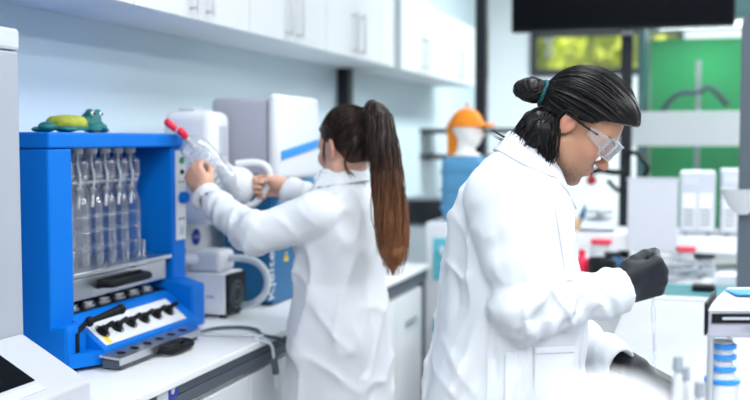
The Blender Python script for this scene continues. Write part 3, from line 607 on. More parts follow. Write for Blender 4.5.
# things left of the dark post
a, c = onY(581, 227, 4.88), onY(615, 205, 4.88)
t = thing('balance', 'low pale grey balance on the ledge just left of the dark post', 'balance', ((a.x + c.x) / 2, 4.95, LZ))
B().prism([(a.x, 4.88, LZ), (a.x, 4.84, LZ + .02), (a.x, 4.9, LZ + .05), (a.x, 5.05, LZ + .06), (a.x, 5.05, LZ)], (c.x - a.x, 0, 0)).build('case', M['lgrey'], t, bev=.004)
B().cyl(((a.x + c.x) / 2, 4.98, LZ + .058), ((a.x + c.x) / 2, 4.98, LZ + .085), .02).cyl(((a.x + c.x) / 2, 4.98, LZ + .085), ((a.x + c.x) / 2, 4.98, LZ + .095), .065).build('pan', M['steel'], t, smooth=True)
a, c = onY(563, 226, 4.9), onY(580, 214, 4.9)
t = B().box((a.x, 4.86, LZ), (c.x, 4.98, LZ + .055), .004).build('wooden_box', M['wood']); tag(t, 'small wooden box on the ledge by the man chin', 'box')
B().box((a.x + .008, 4.868, LZ + .0552), (c.x - .008, 4.972, LZ + .062), .002).build('lid', M['wood'], t)
t = B().prism([(a.x + .03, 5.06, LZ), (a.x + .085, 5.06, LZ), (a.x + .085, 5.06, LZ + .12)], (0, .06, 0)).build('bookend', M['petrol'], bev=.003); tag(t, 'dark blue triangular stand behind the small wooden box', 'stand')
def bottle(nm, x, y, z, r, h, mb, mc, label, cat='bottle', group=None, neck=.45):
    t = thing(nm, label, cat, (x, y, z), 0, group)
    B().lathe([(0, 0), (r, 0), (r * 1.02, h * .03), (r, h * .62), (r * .85, h * .72), (r * neck, h * .8), (r * neck, h * .86), (0, h * .86)], (x, y, z), seg=22, caps=False).build('body', mb, t, smooth=True)
    B().lathe([(0, h * .862), (r * neck * 1.25, h * .862), (r * neck * 1.25, h * .98), (r * neck, h), (0, h)], (x, y, z), seg=20, caps=False).build('cap', mc, t, smooth=True); return t
p = onY(601, 240, 4.70); p1_ = onY(583, 262, 4.40); p2_ = onY(603, 268, 4.36)
bottle('reagent_bottle', p.x, 4.70, .9, .05, .145, M['frosted'], M['red'], 'milky bottle with domed red cap in front of the balance', neck=.8)
bottle('wash_bottle', p1_.x, 4.36, .9, .030, .13, M['red'], M['red'], 'slim red bottle beside the squat black pot')
t = thing('black_pot', 'squat black pot beside the slim red bottle', 'pot', (p2_.x, 4.30, .9))
B().lathe([(0, 0), (.055, 0), (.058, .01), (.058, .10), (.052, .105), (.05, .10), (.05, .02), (0, .02)], (p2_.x, 4.30, .9), caps=False).build('pot', M['black'], t, smooth=True)
B().tube([(p2_.x + .058, 4.3, .92), (p2_.x + .08, 4.3, .93), (p2_.x + .08, 4.3, .97), (p2_.x + .058, 4.3, .98)], .006).build('handle', M['black'], t, smooth=True)
p = onY(613, 246, 4.6)
bottle('blue_pot', p.x, 4.58, .9, .045, .10, M['petrol'], M['black'], 'small dark blue pot behind the squat black pot', 'pot', neck=.7)
p = onY(686, 247, 4.62); bottle('reagent_bottle', p.x, 4.62, .9, .042, .13, M['frosted'], M['red'], 'milky bottle with flat red cap in front of the vented unit', neck=.85)
p = onY(705, 250, 4.62); t = bottle('reagent_bottle', p.x, 4.62, .9, .040, .10, M['mgrey'], M['black'], 'dark grey squat jar with black lid right of the flat red cap', 'jar', neck=.9)
p = onY(664, 250, 4.70); t = bottle('reagent_bottle', p.x, 4.66, .9, .035, .09, M['whitematte'], M['white'], 'short white jar under the white board', 'jar', neck=.9)
# clamp with red knobs on the post
cl = thing('valve_clamp', 'black clamp with red knobs fixed on the dark post beside the man nose', 'clamp', (-.42, 5.2, 1.33))
B().tube(bez([(-.37, 5.245, 1.34), (-.42, 5.19, 1.34), (-.48, 5.16, 1.35), (-.54, 5.15, 1.335)], 14), .016, 10).build('arm', M['black'], cl, smooth=True)
for dx, dz in ((-.52, 1.30), (-.47, 1.38), (-.55, 1.375)):
    B().cyl((dx, 5.14, dz), (dx, 5.10, dz), .026, .022, 16).cyl((dx, 5.17, dz), (dx, 5.13, dz), .010, seg=10).build('knob', M['darkred'], cl, smooth=True)
B().tube(bez([(-.44, 5.14, 1.30), (-.38, 5.13, 1.25), (-.29, 5.12, 1.27), (-.25, 5.13, 1.37), (-.31, 5.14, 1.44), (-.36, 5.16, 1.42)], 30), .012, 8).build('hose', M['black'], cl, smooth=True)
# teal mat and tangle of tubing
p0, p1 = onY(640, 293, 4.02), onY(742, 285, 4.02)
t = B().box((p0.x, 4.01, .9), (p1.x + .1, 4.33, .9045), .001).build('bench_mat', M['tealmat']); tag(t, 'dark teal mat at the near edge of the far bench', 'mat')
rn = random.Random(3)
pts = [(p0.x + .14 + .12 * math.cos(i * 1.9) + rn.uniform(-.05, .05), 4.45 + .10 * math.sin(i * 1.9) + rn.uniform(-.03, .03), .912 + .02 * (i % 4) + rn.uniform(0, .01)) for i in range(16)]
t = B().tube(bez(pts, 130), .007, 8).build('tubing_coil', M['mgrey'], smooth=True); tag(t, 'loose grey tangle of tubing behind the teal mat', 'tubing')
p = onY(705, 285, 4.15)
t = B().box((p.x - .05, 4.12, .9048), (p.x + .04, 4.2, .925), .004).box((p.x - .045, 4.125, .925), (p.x + .035, 4.195, .929)).build('tool_tray', M['black']); tag(t, 'small black tray lying on the teal mat', 'tray')
t = B().prism([(p.x + .02, 4.35, .9), (p.x + .26, 4.35, .9), (p.x + .24, 4.35, .955), (p.x + .06, 4.35, .945)], (0, .12, 0)).build('glove_box', M['hazepaper'], bev=.01); tag(t, 'crumpled white packet at the right end of the teal mat', 'packet')
# slim grey column on the island end
q = onY(746.5, 120, 3.82)
t = thing('service_column', 'slim grey upright column at the right edge standing on the island', 'column', (q.x, 3.82, .90))
B().box((q.x - .022, 3.80, .9), (q.x + .03, 3.85, 1.92), .003).build('upright', M['rail'], t)
B().prism([(q.x - .022, 3.80, 1.9205), (q.x + .03, 3.80, 1.9205), (q.x + .12, 3.80, 1.99), (q.x + .02, 3.80, 1.985)], (0, .05, 0)).build('arm_bracket', M['rail'], t)
B().lathe([(.02, 0), (.05, .03), (.075, .09), (.072, .09), (.045, .03), (.015, .005)], (q.x - .01, 3.765, 1.24), (0, 0, 1), caps=False).build('funnel_cup', M['frosted'], t, smooth=True)
# instrument with blue-ringed bottle on the island, right foreground
def PZ(px, py, d): return at(px, py, d)
dv = thing('dispenser_unit', 'white and lilac dispenser head on steel rods at the lower right', 'dispenser', toW((.69, 1.92, .90)), YAW)
A0, A1, D0, D1 = .605, .93, 1.80, 2.03
def lw(a, d, z): return toW((a, d, z))
def rbox(b, lo, hi, bev=0):
    c = Vector([(lo[i] + hi[i]) / 2 for i in range(3)]); w = toW(c); e = Vector([(hi[i] - lo[i]) / 2 for i in range(3)])
    return b.box(w - e, w + e, bev, Matrix.Rotation(YAW, 3, 'Z'))
D1 = 1.96
B().prism([lw(A0, D0, 1.142), lw(A1, D0, 1.142), lw(A1, D1, 1.142), lw(A0 + .075, D1, 1.142)], (0, 0, .048)).build('head_case', M['purple'], dv, bev=.004)
b = B().rings([[lw(A0 - .002, D0 - .001, 1.1905), lw(A1, D0 - .001, 1.1905), lw(A1, D1, 1.1905), lw(A0 + .07, D1, 1.1905)], [lw(A0 + .012, D0 + .012, 1.206), lw(A1, D0 + .012, 1.206), lw(A1, D1 - .005, 1.212), lw(A0 + .09, D1 - .005, 1.212)]])
b.build('head_lid', M['lgrey'], dv, bev=.002)
RF = Matrix.Rotation(YAW, 3, 'Z') @ ROTY
fs = rbox(B(), (A0 + .006, D0 - .003, 1.169), (A1 - .004, D0 - .0005, 1.187)).build('front_strip', M['black'], dv)
B().prism([lw(A0 - .006, D0 + .004, 1.146), lw(A0 - .001, D0 + .004, 1.146), lw(A0 + .069, D1, 1.146), lw(A0 + .062, D1, 1.146)], (0, 0, .058)).build('side_trim', M['black'], dv)
text('lettering', '100', .016, lw(A0 + .07, D0 - .0004, 1.157), RF, M['mgrey'], dv)
for (a_, w_) in ((.055, .05), (.12, .035), (.17, .05)): rbox(B(), (A0 + a_ - .03, D0 - .0042, 1.176), (A0 + a_ - .03 + w_, D0 - .0032, 1.180)).build('strip_print', M['lgrey'], fs)
rbox(B(), (A0 + .07, D0 + .05, 1.2125), (A0 + .15, D0 + .12, 1.2135)).build('blue_label', M['midblue'], dv)
for (a_, d_) in ((A0 + .012, D0 + .02), (A0 + .09, D1 - .02), (A1 - .02, D0 + .02), (A1 - .02, D1 - .02)): B().cyl(lw(a_, d_, .912), lw(a_, d_, 1.1418), .006, seg=12).build('rod', M['steel'], dv, smooth=True)
rbox(B(), (A0 - .01, D0 - .01, .90), (A1, D1 + .01, .912), .003).build('base_plate', M['lgrey'], dv)
bx = lw(A0 + .045, D0 + .05, .9122)
tb = thing('ringed_bottle', 'tall pale bottle with blue rings under the dispenser head', 'bottle', bx)
B().lathe([(0, 0), (.028, 0), (.030, .01), (.030, .14), (.019, .160), (.019, .215), (0, .215)], bx, seg=24, caps=False).build('body', M['frosted'], tb, smooth=True)
for z in (.135, .158, .18, .20): B().lathe([(.018 if z > .14 else .028, z), (.025 if z > .14 else .032, z + .002), (.025 if z > .14 else .032, z + .009), (.018 if z > .14 else .028, z + .011)], bx, seg=24).build('blue_ring', M['midblue'], tb, smooth=True)
for k, (a_, d_) in enumerate(((.475, 1.55), (.492, 1.57), (.510, 1.55))):
    w = lw(a_, d_, .90); tt_ = thing('sample_tube', ('leftmost', 'middle', 'rightmost')[k] + ' of three tall grey sample tubes beside the dispenser', 'tube', w, 0, 'sample tubes beside the dispenser')
    B().lathe([(0, 0), (.0095, 0), (.0095, .006), (.009, .01), (.0075, .02), (.0075, .235 - .02 * k), (0, .24 - .02 * k)], w, seg=16, caps=False).build('body', M['frosted'], tt_, smooth=True)
    B().cyl(w + Vector((0, 0, .2402 - .02 * k)), w + Vector((0, 0, .262 - .02 * k)), .0085, .0075, 14).build('cap', M['mgrey'], tt_, smooth=True)
# blurred white domed canister close to the camera
w = lw(.148, .65, .90)
fc = thing('domed_canister', 'out of focus white domed canister close to the camera at the bottom', 'canister', w)
B().lathe([(0, 0), (.045, 0), (.049, .006), (.049, .39), (.046, .395), (0, .395)], w, seg=40, caps=False).build('body', M['canister'], fc, smooth=True)
B().lathe([(0, .3952), (.0515, .3952), (.0515, .418), (.046, .432), (.03, .441), (.015, .444), (0, .444)], w, seg=40, caps=False).build('lid', M['canister'], fc, smooth=True)

# ================================================================ water dispenser, mannequin head, far room
def PY_(px, py): return onY(px, py, 4.85)
a, c = PY_(427, 390), PY_(470, 222)
wx0, wx1 = a.x, a.x + .33; wz = c.z
wd = thing('water_dispenser', 'slim white water dispenser with teal panels by the bench end', 'water dispenser', ((wx0 + wx1) / 2, 4.95, 0))
B().box((wx0, 4.80, .015), (wx1, 5.13, wz), .015, seg=3).build('cabinet', M['white'], wd, smooth=True)
t0_, t1_ = PY_(436, 245), PY_(459, 277)
B().box((t0_.x, 4.792, onY(440, 280, 4.8).z), (wx1 - .05, 4.7995, onY(440, 238, 4.8).z), .003).build('tap_panel', M['tealplate'], wd)
B().box((t0_.x, 4.792, onY(440, 333, 4.8).z), (wx1 - .05, 4.7995, onY(440, 318, 4.8).z), .003).build('lower_panel', M['tealplate'], wd)
for x in (t0_.x + .05, t0_.x + .12): B().cyl((x, 4.7915, wz - .13), (x, 4.765, wz - .13), .012, seg=12).cyl((x, 4.77, wz - .13), (x, 4.77, wz - .16), .008, seg=12).build('tap', M['white'], wd, smooth=True)
B().box((wx0 + .02, 4.83, 0), (wx1 - .02, 5.1, .0148)).build('plinth', M['rail'], wd)
jx0, jx1 = onY(440, 200, 4.85).x, onY(481, 200, 4.85).x; jz = wz + .0005; jt = onY(455, 156, 4.95).z
jg = thing('water_jug', 'blue translucent water container on the white dispenser', 'water container', ((jx0 + jx1) / 2, 4.96, jz))
B().box((jx0, 4.85, jz + .005), (jx1, 5.07, jt), .035, seg=4).build('body', M['jug'], jg, smooth=True)
for k in range(3): B().box((jx0 - .004, 4.846, jz + .06 + k * .09), (jx1 + .004, 5.074, jz + .075 + k * .09), .006).build('rib', M['jug'], jg)
B().cyl(((jx0 + jx1) / 2, 4.96, jz), ((jx0 + jx1) / 2, 4.96, jz + .01), .06).build('neck', M['midblue'], jg)
hx, hy = onY(467, 140, 4.95).x, 4.95
mh = thing('mannequin_head', 'white foam display head standing on the blue water container', 'mannequin head', (hx, hy, jt))
def mfn(P):
    d = ell(P, (0, 0, .165), (.085, .07, .085)); d = smin(d, ell(P, (.035, 0, .11), (.05, .052, .065)), .03); d = smin(d, cap(P, (-.01, 0, .02), (0, 0, .10), .05, .045), .02)
    d = smin(d, cap(P, (.08, 0, .14), (.095, 0, .115), .008, .012), .012); d = smin(d, ell(P, (0, 0, .0), (.08, .085, .022)), .02); return np.maximum(d, .001 - P[:, 2])
v, f = sdf_mesh(mfn, (-.15, -.14, -.02), (.16, .14, .27), .006)
ca, sa = math.cos(math.radians(-18)), math.sin(math.radians(-18)); v = v * .92
v = np.stack([v[:, 0] * ca - v[:, 1] * sa + hx, v[:, 0] * sa + v[:, 1] * ca + hy, v[:, 2] + jt], 1)
link('head', np_mesh('head', [(v, f)]), M['foam'], mh, smooth=True)
oc = thing('orange_cap', 'bright orange peaked cap on the white foam head', 'cap', (hx, hy, jt + .16))
def cfn(P):
    d = np.maximum(ell(P, (-.004, 0, .165), (.098, .084, .098)), .158 - P[:, 2]); d = smin(d, np.maximum(ell(P, (.10, 0, .168), (.075, .06, .012)), -1), .012)
    d = smin(d, cap(P, (-.088, .02, .16), (-.092, .02, .0), .048, .040), .03)
    inn = ell(P, (0, 0, .165), (.088, .073, .088)); inn = smin(inn, ell(P, (.035, 0, .11), (.053, .055, .068)), .03); inn = smin(inn, cap(P, (-.01, 0, .0), (0, 0, .10), .053, .048), .02)
    return smax(d, -inn, .003)
v, f = sdf_mesh(cfn, (-.16, -.14, -.02), (.22, .14, .30), .006); v = v * .92
v = np.stack([v[:, 0] * ca - v[:, 1] * sa + hx, v[:, 0] * sa + v[:, 1] * ca + hy, v[:, 2] + jt], 1)
link('crown', np_mesh('crown', [(v, f)]), M['orange'], oc, smooth=True)
B().sph((hx, hy, jt + .257), .009, 10).build('button', M['orange'], oc, smooth=True)
# shelf rack and counter in the far room
def R7(px, py): return onY(px, py, 7.0)
k0, k1 = R7(401, 124), R7(452, 160)
rk = thing('shelf_rack', 'dark metal shelf rack seen through the glass left of the orange cap', 'rack', ((k0.x + k1.x) / 2, 7.1, 0))
for x in (k0.x, k1.x + .5):
    for y in (7.0, 7.35): B().box((x, y, 0), (x + .03, y + .03, k0.z)).build('upright', M['dark'], rk)
for py in (131, 157): B().box((k0.x + .031, 6.99, R7(420, py).z - .018), (k1.x + .499, 7.38, R7(420, py).z + .018)).build('shelf', M['dark'], rk)
B().box((k0.x + .031, 6.99, .30), (k1.x + .499, 7.38, .33)).build('shelf', M['dark'], rk)
a, c = onY(404, 224, 6.2), onY(440, 198, 6.2)
ct = thing('side_counter', 'white counter with dark glass oven behind the partition near the rack', 'counter', ((a.x + c.x) / 2, 6.5, 0))
B().box((a.x - .1, 6.2, 0), (c.x + .35, 6.8, a.z - .02), .004).build('cabinet', M['white'], ct)
ov = thing('oven', 'dark grey oven with glass front on the white counter behind the partition', 'oven', ((a.x + c.x) / 2, 6.45, a.z - .02))
B().box((a.x, 6.22, a.z - .0195), (c.x + .25, 6.6, c.z), .006).build('case', M['mgrey'], ov)
B().box((a.x + .02, 6.212, a.z), (c.x + .15, 6.2195, c.z - .02), .002).build('glass_door', M['screen'], ov)
# trees outside the strip window
def tree(x, y, h, r, label, sd):
    rr = random.Random(sd); t = thing('tree', label, 'tree', (x, y, 0), 0, 'trees outside the strip window')
    B().tube(bez([(x, y, 0), (x + .1, y, h * .4), (x - .05, y, h * .75)], 10), list(np.linspace(.16, .06, 11)), 10).build('trunk', M['bark'], t, smooth=True)
    vs, fs = [], []
    for i in range(3600):
        a = rr.uniform(0, 6.283); u = rr.uniform(-1, 1); q = rr.random() ** .4 * r
        c = Vector((x + q * math.cos(a) * math.sqrt(1 - u * u), y + q * math.sin(a) * math.sqrt(1 - u * u), h * .75 + q * u * .9))
        n = Vector((rr.uniform(-1, 1), rr.uniform(-1, 1), rr.uniform(-.2, 1))).normalized(); s = n.orthogonal().normalized(); w = n.cross(s); z = rr.uniform(.06, .13); k = len(vs)
        vs += [c - s * z, c - w * z * .5, c + s * z, c + w * z * .5]; fs.append((k, k + 1, k + 2, k + 3))
    me = bpy.data.meshes.new('foliage'); me.from_pydata(vs, [], fs); link('foliage', me, M['leaf'], t)
tree(-2.9, 12.8, 3.4, 1.05, 'leftmost yellow green tree outside the strip window', 1)
tree(-.75, 12.6, 3.3, 1.05, 'yellow green tree outside, second from left behind the strip window', 2)
tree(1.4, 12.8, 3.3, 1.05, 'rightmost yellow green tree outside the strip window', 3)
struct(B().box((-6, FY + .13, -.1), (6, 18, -.001)).build('ground', M['sky']))

# ================================================================ people
def frame(X, Z):
    X = np.array(X, float); X /= np.linalg.norm(X); Z = np.array(Z, float); Z -= X * (Z @ X); Z /= np.linalg.norm(Z); return X, Z
def rot_axis(v, ax, a): ax = ax / np.linalg.norm(ax); return v * math.cos(a) + np.cross(ax, v) * math.sin(a) + ax * (ax @ v) * (1 - math.cos(a))
def hand_field(W, X, Z, right, curls, thumb, s=1.0, dr=0.0, arm=None):
    X, Z = frame(X, Z); Sd = np.cross(Z, X) if right else np.cross(X, Z); W = np.array(W, float)
    L = lambda x, y, z: W + (X * x + Sd * y + Z * z) * s
    BK = L(-.04, 0, 0) if arm is None else W - np.asarray(arm) / np.linalg.norm(arm) * .05
    kn = [(.088, .030, 0), (.093, .010, .003), (.089, -.011, .001), (.080, -.030, -.003)]
    seg = [(.042, .025, .021), (.046, .029, .022), (.042, .027, .022), (.033, .021, .019)]; rad = [(.0105, .0092, .0085, .0075), (.0108, .0095, .0088, .0076), (.0102, .009, .0084, .0074), (.0092, .0082, .0076, .0068)]
    ch = []
    for k in range(4):
        p = L(*kn[k]); d = rot_axis(X, Z, math.radians((4, 1, -2, -6)[k]) * (1 if right else -1)); c = curls[k] if isinstance(curls[0], (list, tuple)) else curls; pts = [p]
        axs = np.cross(d, -Z)
        for j in range(3):
            d = rot_axis(d, axs, math.radians(c[j])); pts.append(pts[-1] + d * seg[k][j] * s)
        ch.append((pts, [r * s + dr for r in rad[k]]))
    tp = [L(*q) for q in thumb]
    pad = [(L(.0, (.020, .007, -.007, -.02)[k], -.002), L(*kn[k])) for k in range(4)]
    def f(P):
        d = cap(P, BK, L(.01, 0, 0), .029 * s + dr, .027 * s + dr)
        for k, (a, b) in enumerate(pad): d = smin(d, cap(P, a, b, .0145 * s + dr, .0125 * s + dr), .012)
        d = smin(d, ell(P, L(.035, .02, -.012), (.026 * s + dr,) * 3), .016)
        for pts, rr in ch:
            e = cap(P, pts[0], pts[1], rr[0], rr[1]); e = smin(e, cap(P, pts[1], pts[2], rr[1], rr[2]), .003); e = smin(e, cap(P, pts[2], pts[3], rr[2], rr[3]), .003)
            d = smin(d, e, .0035)
        e = cap(P, tp[0], tp[1], .0145 * s + dr, .0125 * s + dr); e = smin(e, cap(P, tp[1], tp[2], .0125 * s + dr, .0105 * s + dr), .004); e = smin(e, cap(P, tp[2], tp[3], .0105 * s + dr, .0085 * s + dr), .004)
        return smin(d, e, .006)
    pts = [q for c in ch for q in c[0]] + tp + [L(-.05, 0, 0)]; lo = np.min(pts, 0) - .05; hi = np.max(pts, 0) + .05; return f, lo, hi
def head_field(female, necks):
    def f(P):
        A = P * np.array([1, -1, 1], np.float32); Q = P.copy(); Q[:, 1] = np.abs(Q[:, 1])
        d = ell(P, (.002, 0, .046), (.090, .074, .084)); d = smin(d, ell(P, (.040, 0, .03), (.056, .062, .068)), .02)
        d = smin(d, ell(Q, (.045, .018, -.03), (.046, .040, .058)), .025)
        jr = .016 if female else .019
        d = smin(d, cap(Q, (.006, .053, -.045), (.072, .016, -.090), jr, jr), .028); d = smin(d, ell(P, (.082, 0, -.090), (.018, .020, .016)), .016)
        d = smin(d, ell(Q, (.066, .044, -.012), (.024, .022, .02)), .022)
        d = smin(d, cap(Q, (.089, .008, .030), (.070, .052, .030), .012 if not female else .010), .014)
        d = smax(d, -ell(Q, (.098, .032, .008), (.017, .019, .013)), .012)
        d = smin(d, ell(Q, (.078, .031, .006), (.0155, .017, .0135)), .004)
        d = smin(d, cap(P, (.094, 0, .024), (.113, 0, -.018), .0075, .0095), .012); d = smin(d, ell(P, (.116, 0, -.021), (.0115, .0115, .0095)), .008)
        d = smin(d, ell(Q, (.106, .0125, -.024), (.0105, .008, .0075)), .005); d = smax(d, -ell(Q, (.111, .0068, -.032), (.006, .0038, .005)), .003)
        d = smin(d, ell(P, (.086, 0, -.052), (.018, .028, .022)), .012)
        d = smin(d, cap(Q, (.1015, .004, -.0475), (.090, .020, -.0515), .0055, .003), .005); d = smin(d, cap(Q, (.0985, .003, -.0595), (.088, .019, -.0535), .0068, .003), .005)
        d = smax(d, -cap(Q, (.108, .0, -.0535), (.092, .024, -.0525), .0016), .003)
        # ears
        ca, sa = math.cos(.35), math.sin(.35); R = np.array([[1, 0, 0], [0, ca, -sa], [0, sa, ca]]); e = ell(Q, (-.010, .078, .004), (.019, .007, .031), [[.96, .28, 0], [-.28, .96, 0], [0, 0, 1]])
        e = smax(e, -ell(Q, (-.002, .086, .006), (.011, .007, .019)), .004); e = smin(e, cap(Q, (.004, .073, -.002), (.003, .074, .006), .005), .004)
        d = smin(d, e, .006)
        for a, b, ra, rb in necks: d = smin(d, cap(P, a, b, ra, rb), .02)
        return d
    return f
def head_colors(P, female):
    base = np.array([.43, .222, .135]) if not female else np.array([.60, .35, .26]); C = np.repeat(base[None], len(P), 0)
    g = lambda c, r: np.exp(-(((P - np.array(c)) / np.array(r)) ** 2).sum(1))[:, None]
    Q = P.copy(); Q[:, 1] = np.abs(Q[:, 1])
    gq = lambda c, r: np.exp(-(((Q - np.array(c)) / np.array(r)) ** 2).sum(1))[:, None]
    mix = lambda C, k, col: C * (1 - k) + np.array(col) * k
    C = mix(C, .45 * gq((.075, .05, -.01), (.03, .03, .022)), (.52, .20, .14)); C = mix(C, .45 * g((.118, 0, -.022), (.018, .018, .015)), (.50, .20, .14)); C = mix(C, .6 * gq((-.01, .082, .0), (.03, .012, .035)), (.52, .20, .14))
    C = mix(C, .75 * np.clip(gq((.097, .0, -.0535), (.013, .021, .0085)) * 1.3, 0, 1), (.42, .12, .11))
    if not female:
        nz = (noise(P.astype(np.float32), 420) * .5 + .5)[:, None]
        k = np.clip(gq((.06, .03, -.088), (.05, .045, .026)) * .9 + g((.105, 0, -.038), (.012, .026, .008)) * .9 + g((.088, 0, -.074), (.016, .014, .014)), 0, 1)
        lips = gq((.097, .0, -.0535), (.013, .02, .007)); k = k * (1 - np.clip(lips * 1.2, 0, 1)); C = mix(C, np.clip(k * (.55 + .7 * nz), 0, .9), (.06, .036, .03))
    return C
def coat_noise(P, amp, s): return amp * (noise(P, s) + .5 * noise(P * 2.1 + 3, s))
def set_skin(me, C):
    a = me.attributes.new('skin', 'FLOAT_COLOR', 'POINT'); buf = np.ones((len(C), 4), np.float32); buf[:, :3] = C; a.data.foreach_set('color', buf.ravel())
def trace(f, o, d, it=60):
    o = np.array(o, float); d = np.array(d, float) / np.linalg.norm(d); t = np.zeros(len(o))
    for _ in range(it): t += np.clip(f((o + d * t[:, None]).astype(np.float32)) * .8, -.02, .05)
    return o + d * t[:, None]
def patch(f, grid_o, d, th, lift):           # a cloth piece laid on the coat: (n,m,3) start points projected along d
    n, m = grid_o.shape[:2]; d = np.array(d, float) / np.linalg.norm(d); p = trace(f, grid_o.reshape(-1, 3), d) - d * lift; q = p + d * th
    V = np.concatenate([p, q]); F = []
    for i in range(n - 1):
        for j in range(m - 1):
            a, b_, c, e = i * m + j, i * m + j + 1, (i + 1) * m + j + 1, (i + 1) * m + j; F.append((a, b_, c, e)); F.append((a + n * m, e + n * m, c + n * m, b_ + n * m))
    bd = [(0, j) for j in range(m)] + [(i, m - 1) for i in range(1, n)] + [(n - 1, j) for j in range(m - 2, -1, -1)] + [(i, 0) for i in range(n - 2, 0, -1)]
    for k in range(len(bd)):
        a = bd[k][0] * m + bd[k][1]; b_ = bd[(k + 1) % len(bd)][0] * m + bd[(k + 1) % len(bd)][1]; F.append((a, a + n * m, b_ + n * m, b_))
    return V, np.array(F)
def ridge(P, s, sharp=3): return (1 - np.abs(noise(P, s))) ** sharp
def turned(P, yaw, pitch): return P @ (rotz(yaw) @ roty(pitch)).astype(np.float32)
def sleeve_folds(P, sh, el, wr, amp):        # creases across the sleeve, strongest inside the elbow and at the cuff
    sh, el, wr = (np.array(q, np.float32) for q in (sh, el, wr)); v = wr - el; L = float(np.linalg.norm(v)); v = v / L; t = (P - el) @ v
    u = el - sh; Lu = float(np.linalg.norm(u)); u = u / Lu; tu = (P - sh) @ u; r1 = np.linalg.norm(P - el - v * t[:, None], axis=1); r2 = np.linalg.norm(P - sh - u * tu[:, None], axis=1)
    w1 = np.exp(-(r1 / .085) ** 4) * (t > -.03) * (t < L + .03); w2 = np.exp(-(r2 / .10) ** 4) * (tu > .0) * (tu < Lu + .02)
    w = noise(P, 9) * .03; s1 = np.sin((t + w + .25 * (P[:, 2] - el[2])) * 95) * (.35 + np.exp(-(t / .10) ** 2) + .5 * np.exp(-((t - L) / .05) ** 2)) * (.5 + noise(P, 14))
    s2 = np.sin((tu + w * 1.5 + .3 * P[:, 0]) * 70) * (.25 + np.exp(-((tu - Lu) / .12) ** 2)) * (.5 + noise(P + 2, 11))
    h = rotx_to(v); h2 = rotx_to(u); q1 = (P - el) @ h; q2 = (P - el) @ h2
    q1[:, 2] += q1[:, 0] * .5; q2[:, 2] += q2[:, 0] * .5
    r_ = w1 * ridge(q1, (9, 9, 24), 4) * (.6 + np.exp(-(t / .12) ** 2)) + w2 * ridge(q2, (9, 9, 20), 4) * (.4 + np.exp(-((tu - Lu) / .14) ** 2))
    return amp * (.55 * (w1 * s1 + w2 * s2) + .62 * r_)
def rotx_to(v):
    v = np.array(v, float) / np.linalg.norm(v); a = np.cross(v, [0, 1, 0]); a /= np.linalg.norm(a); return np.stack([a, np.cross(v, a), v], 1).astype(np.float32)
def rotz(a): return np.array([[math.cos(a), -math.sin(a), 0], [math.sin(a), math.cos(a), 0], [0, 0, 1]])
def roty(a): return np.array([[math.cos(a), 0, math.sin(a)], [0, 1, 0], [-math.sin(a), 0, math.cos(a)]])
def rotx(a): return np.array([[1, 0, 0], [0, math.cos(a), -math.sin(a)], [0, math.sin(a), math.cos(a)]])
def loc_thing(name, parts, m, root, smooth=True): return link(name, np_mesh(name, parts), m, root, local=True, smooth=smooth)
SKM = skin_mat('skin')
def legs(root, hip, rb, m, sm, zf):
    out = []
    for s in (-1, 1):
        hp = rb @ np.array([0, s * .09, .90]) + hip; kn = rb @ np.array([.02, s * .10, .48]) + hip; an = rb @ np.array([-.02, s * .105, .075]) + hip
        out.append((hp, kn, an))
    def tf(P):
        d = None
        for hp, kn, an in out:
            e = smin(cap(P, hp, kn, .076, .064), cap(P, kn, an, .068, .055), .04); d = e if d is None else smin(d, e, .02)
        return np.maximum(d, .06 - P[:, 2])
    v, f = sdf_mesh(tf, hip + np.array([-.3, -.3, .03]), hip + np.array([.3, .3, 1.02]), .012); loc_thing('trousers', [(v, f)], m, root)
    for hp, kn, an in out:
        fw = rb @ np.array([1., 0, 0]); c = np.array([an[0], an[1], 0])
        def sf(P):
            q = (P - c.astype(np.float32)) @ rb.astype(np.float32); return np.maximum(smin(cap(q, (-.055, 0, .045), (.12, 0, .032), .042, .036), cap(q, (-.03, 0, .05), (-.03, 0, .085), .042, .045), .02), -q[:, 2])
        v, f = sdf_mesh(sf, c + np.array([-.25, -.25, -.02]), c + np.array([.25, .25, .16]), .008); loc_thing('shoe', [(v, f)], sm, root)
    return out

# ---------------------------------------------------------------- the man in goggles
MA, MD = K(515, 200, 2.25)[0], 2.25
man = thing('person', 'man with black hair bun, clear goggles and white lab coat, head bent over pipette', 'person', toW((MA, MD, 0)), YAW)
def ML(px, py, d): return K(px, py, d) - np.array([MA, MD, 0])
sec = [(.58, -.03, .0, .188, .24), (.92, -.032, 0, .171, .215), (1.05, -.016, 0, .156, .20), (1.147, -.006, 0, .150, .195), (1.257, -.009, 0, .139, .195), (1.333, -.012, 0, .124, .19), (1.392, -.010, 0, .104, .178), (1.425, .0, 0, .088, .130), (1.448, .006, 0, .077, .092), (1.470, .020, 0, .064, .070), (1.488, .034, 0, .050, .058)]
rs, re_, rw = ML(499, 197, 2.085), ML(524, 312, 2.04), ML(619, 291.5, 2.10)
ls, le_, lw_ = np.array([.0, .17, 1.375]), ML(566, 336, 2.42), ML(618, 364, 2.27)
def _f(x0, y0, d0, x1, y1, d1, am, wd=.0095): return (ML(x0, y0, d0), ML(x1, y1, d1), am, wd)
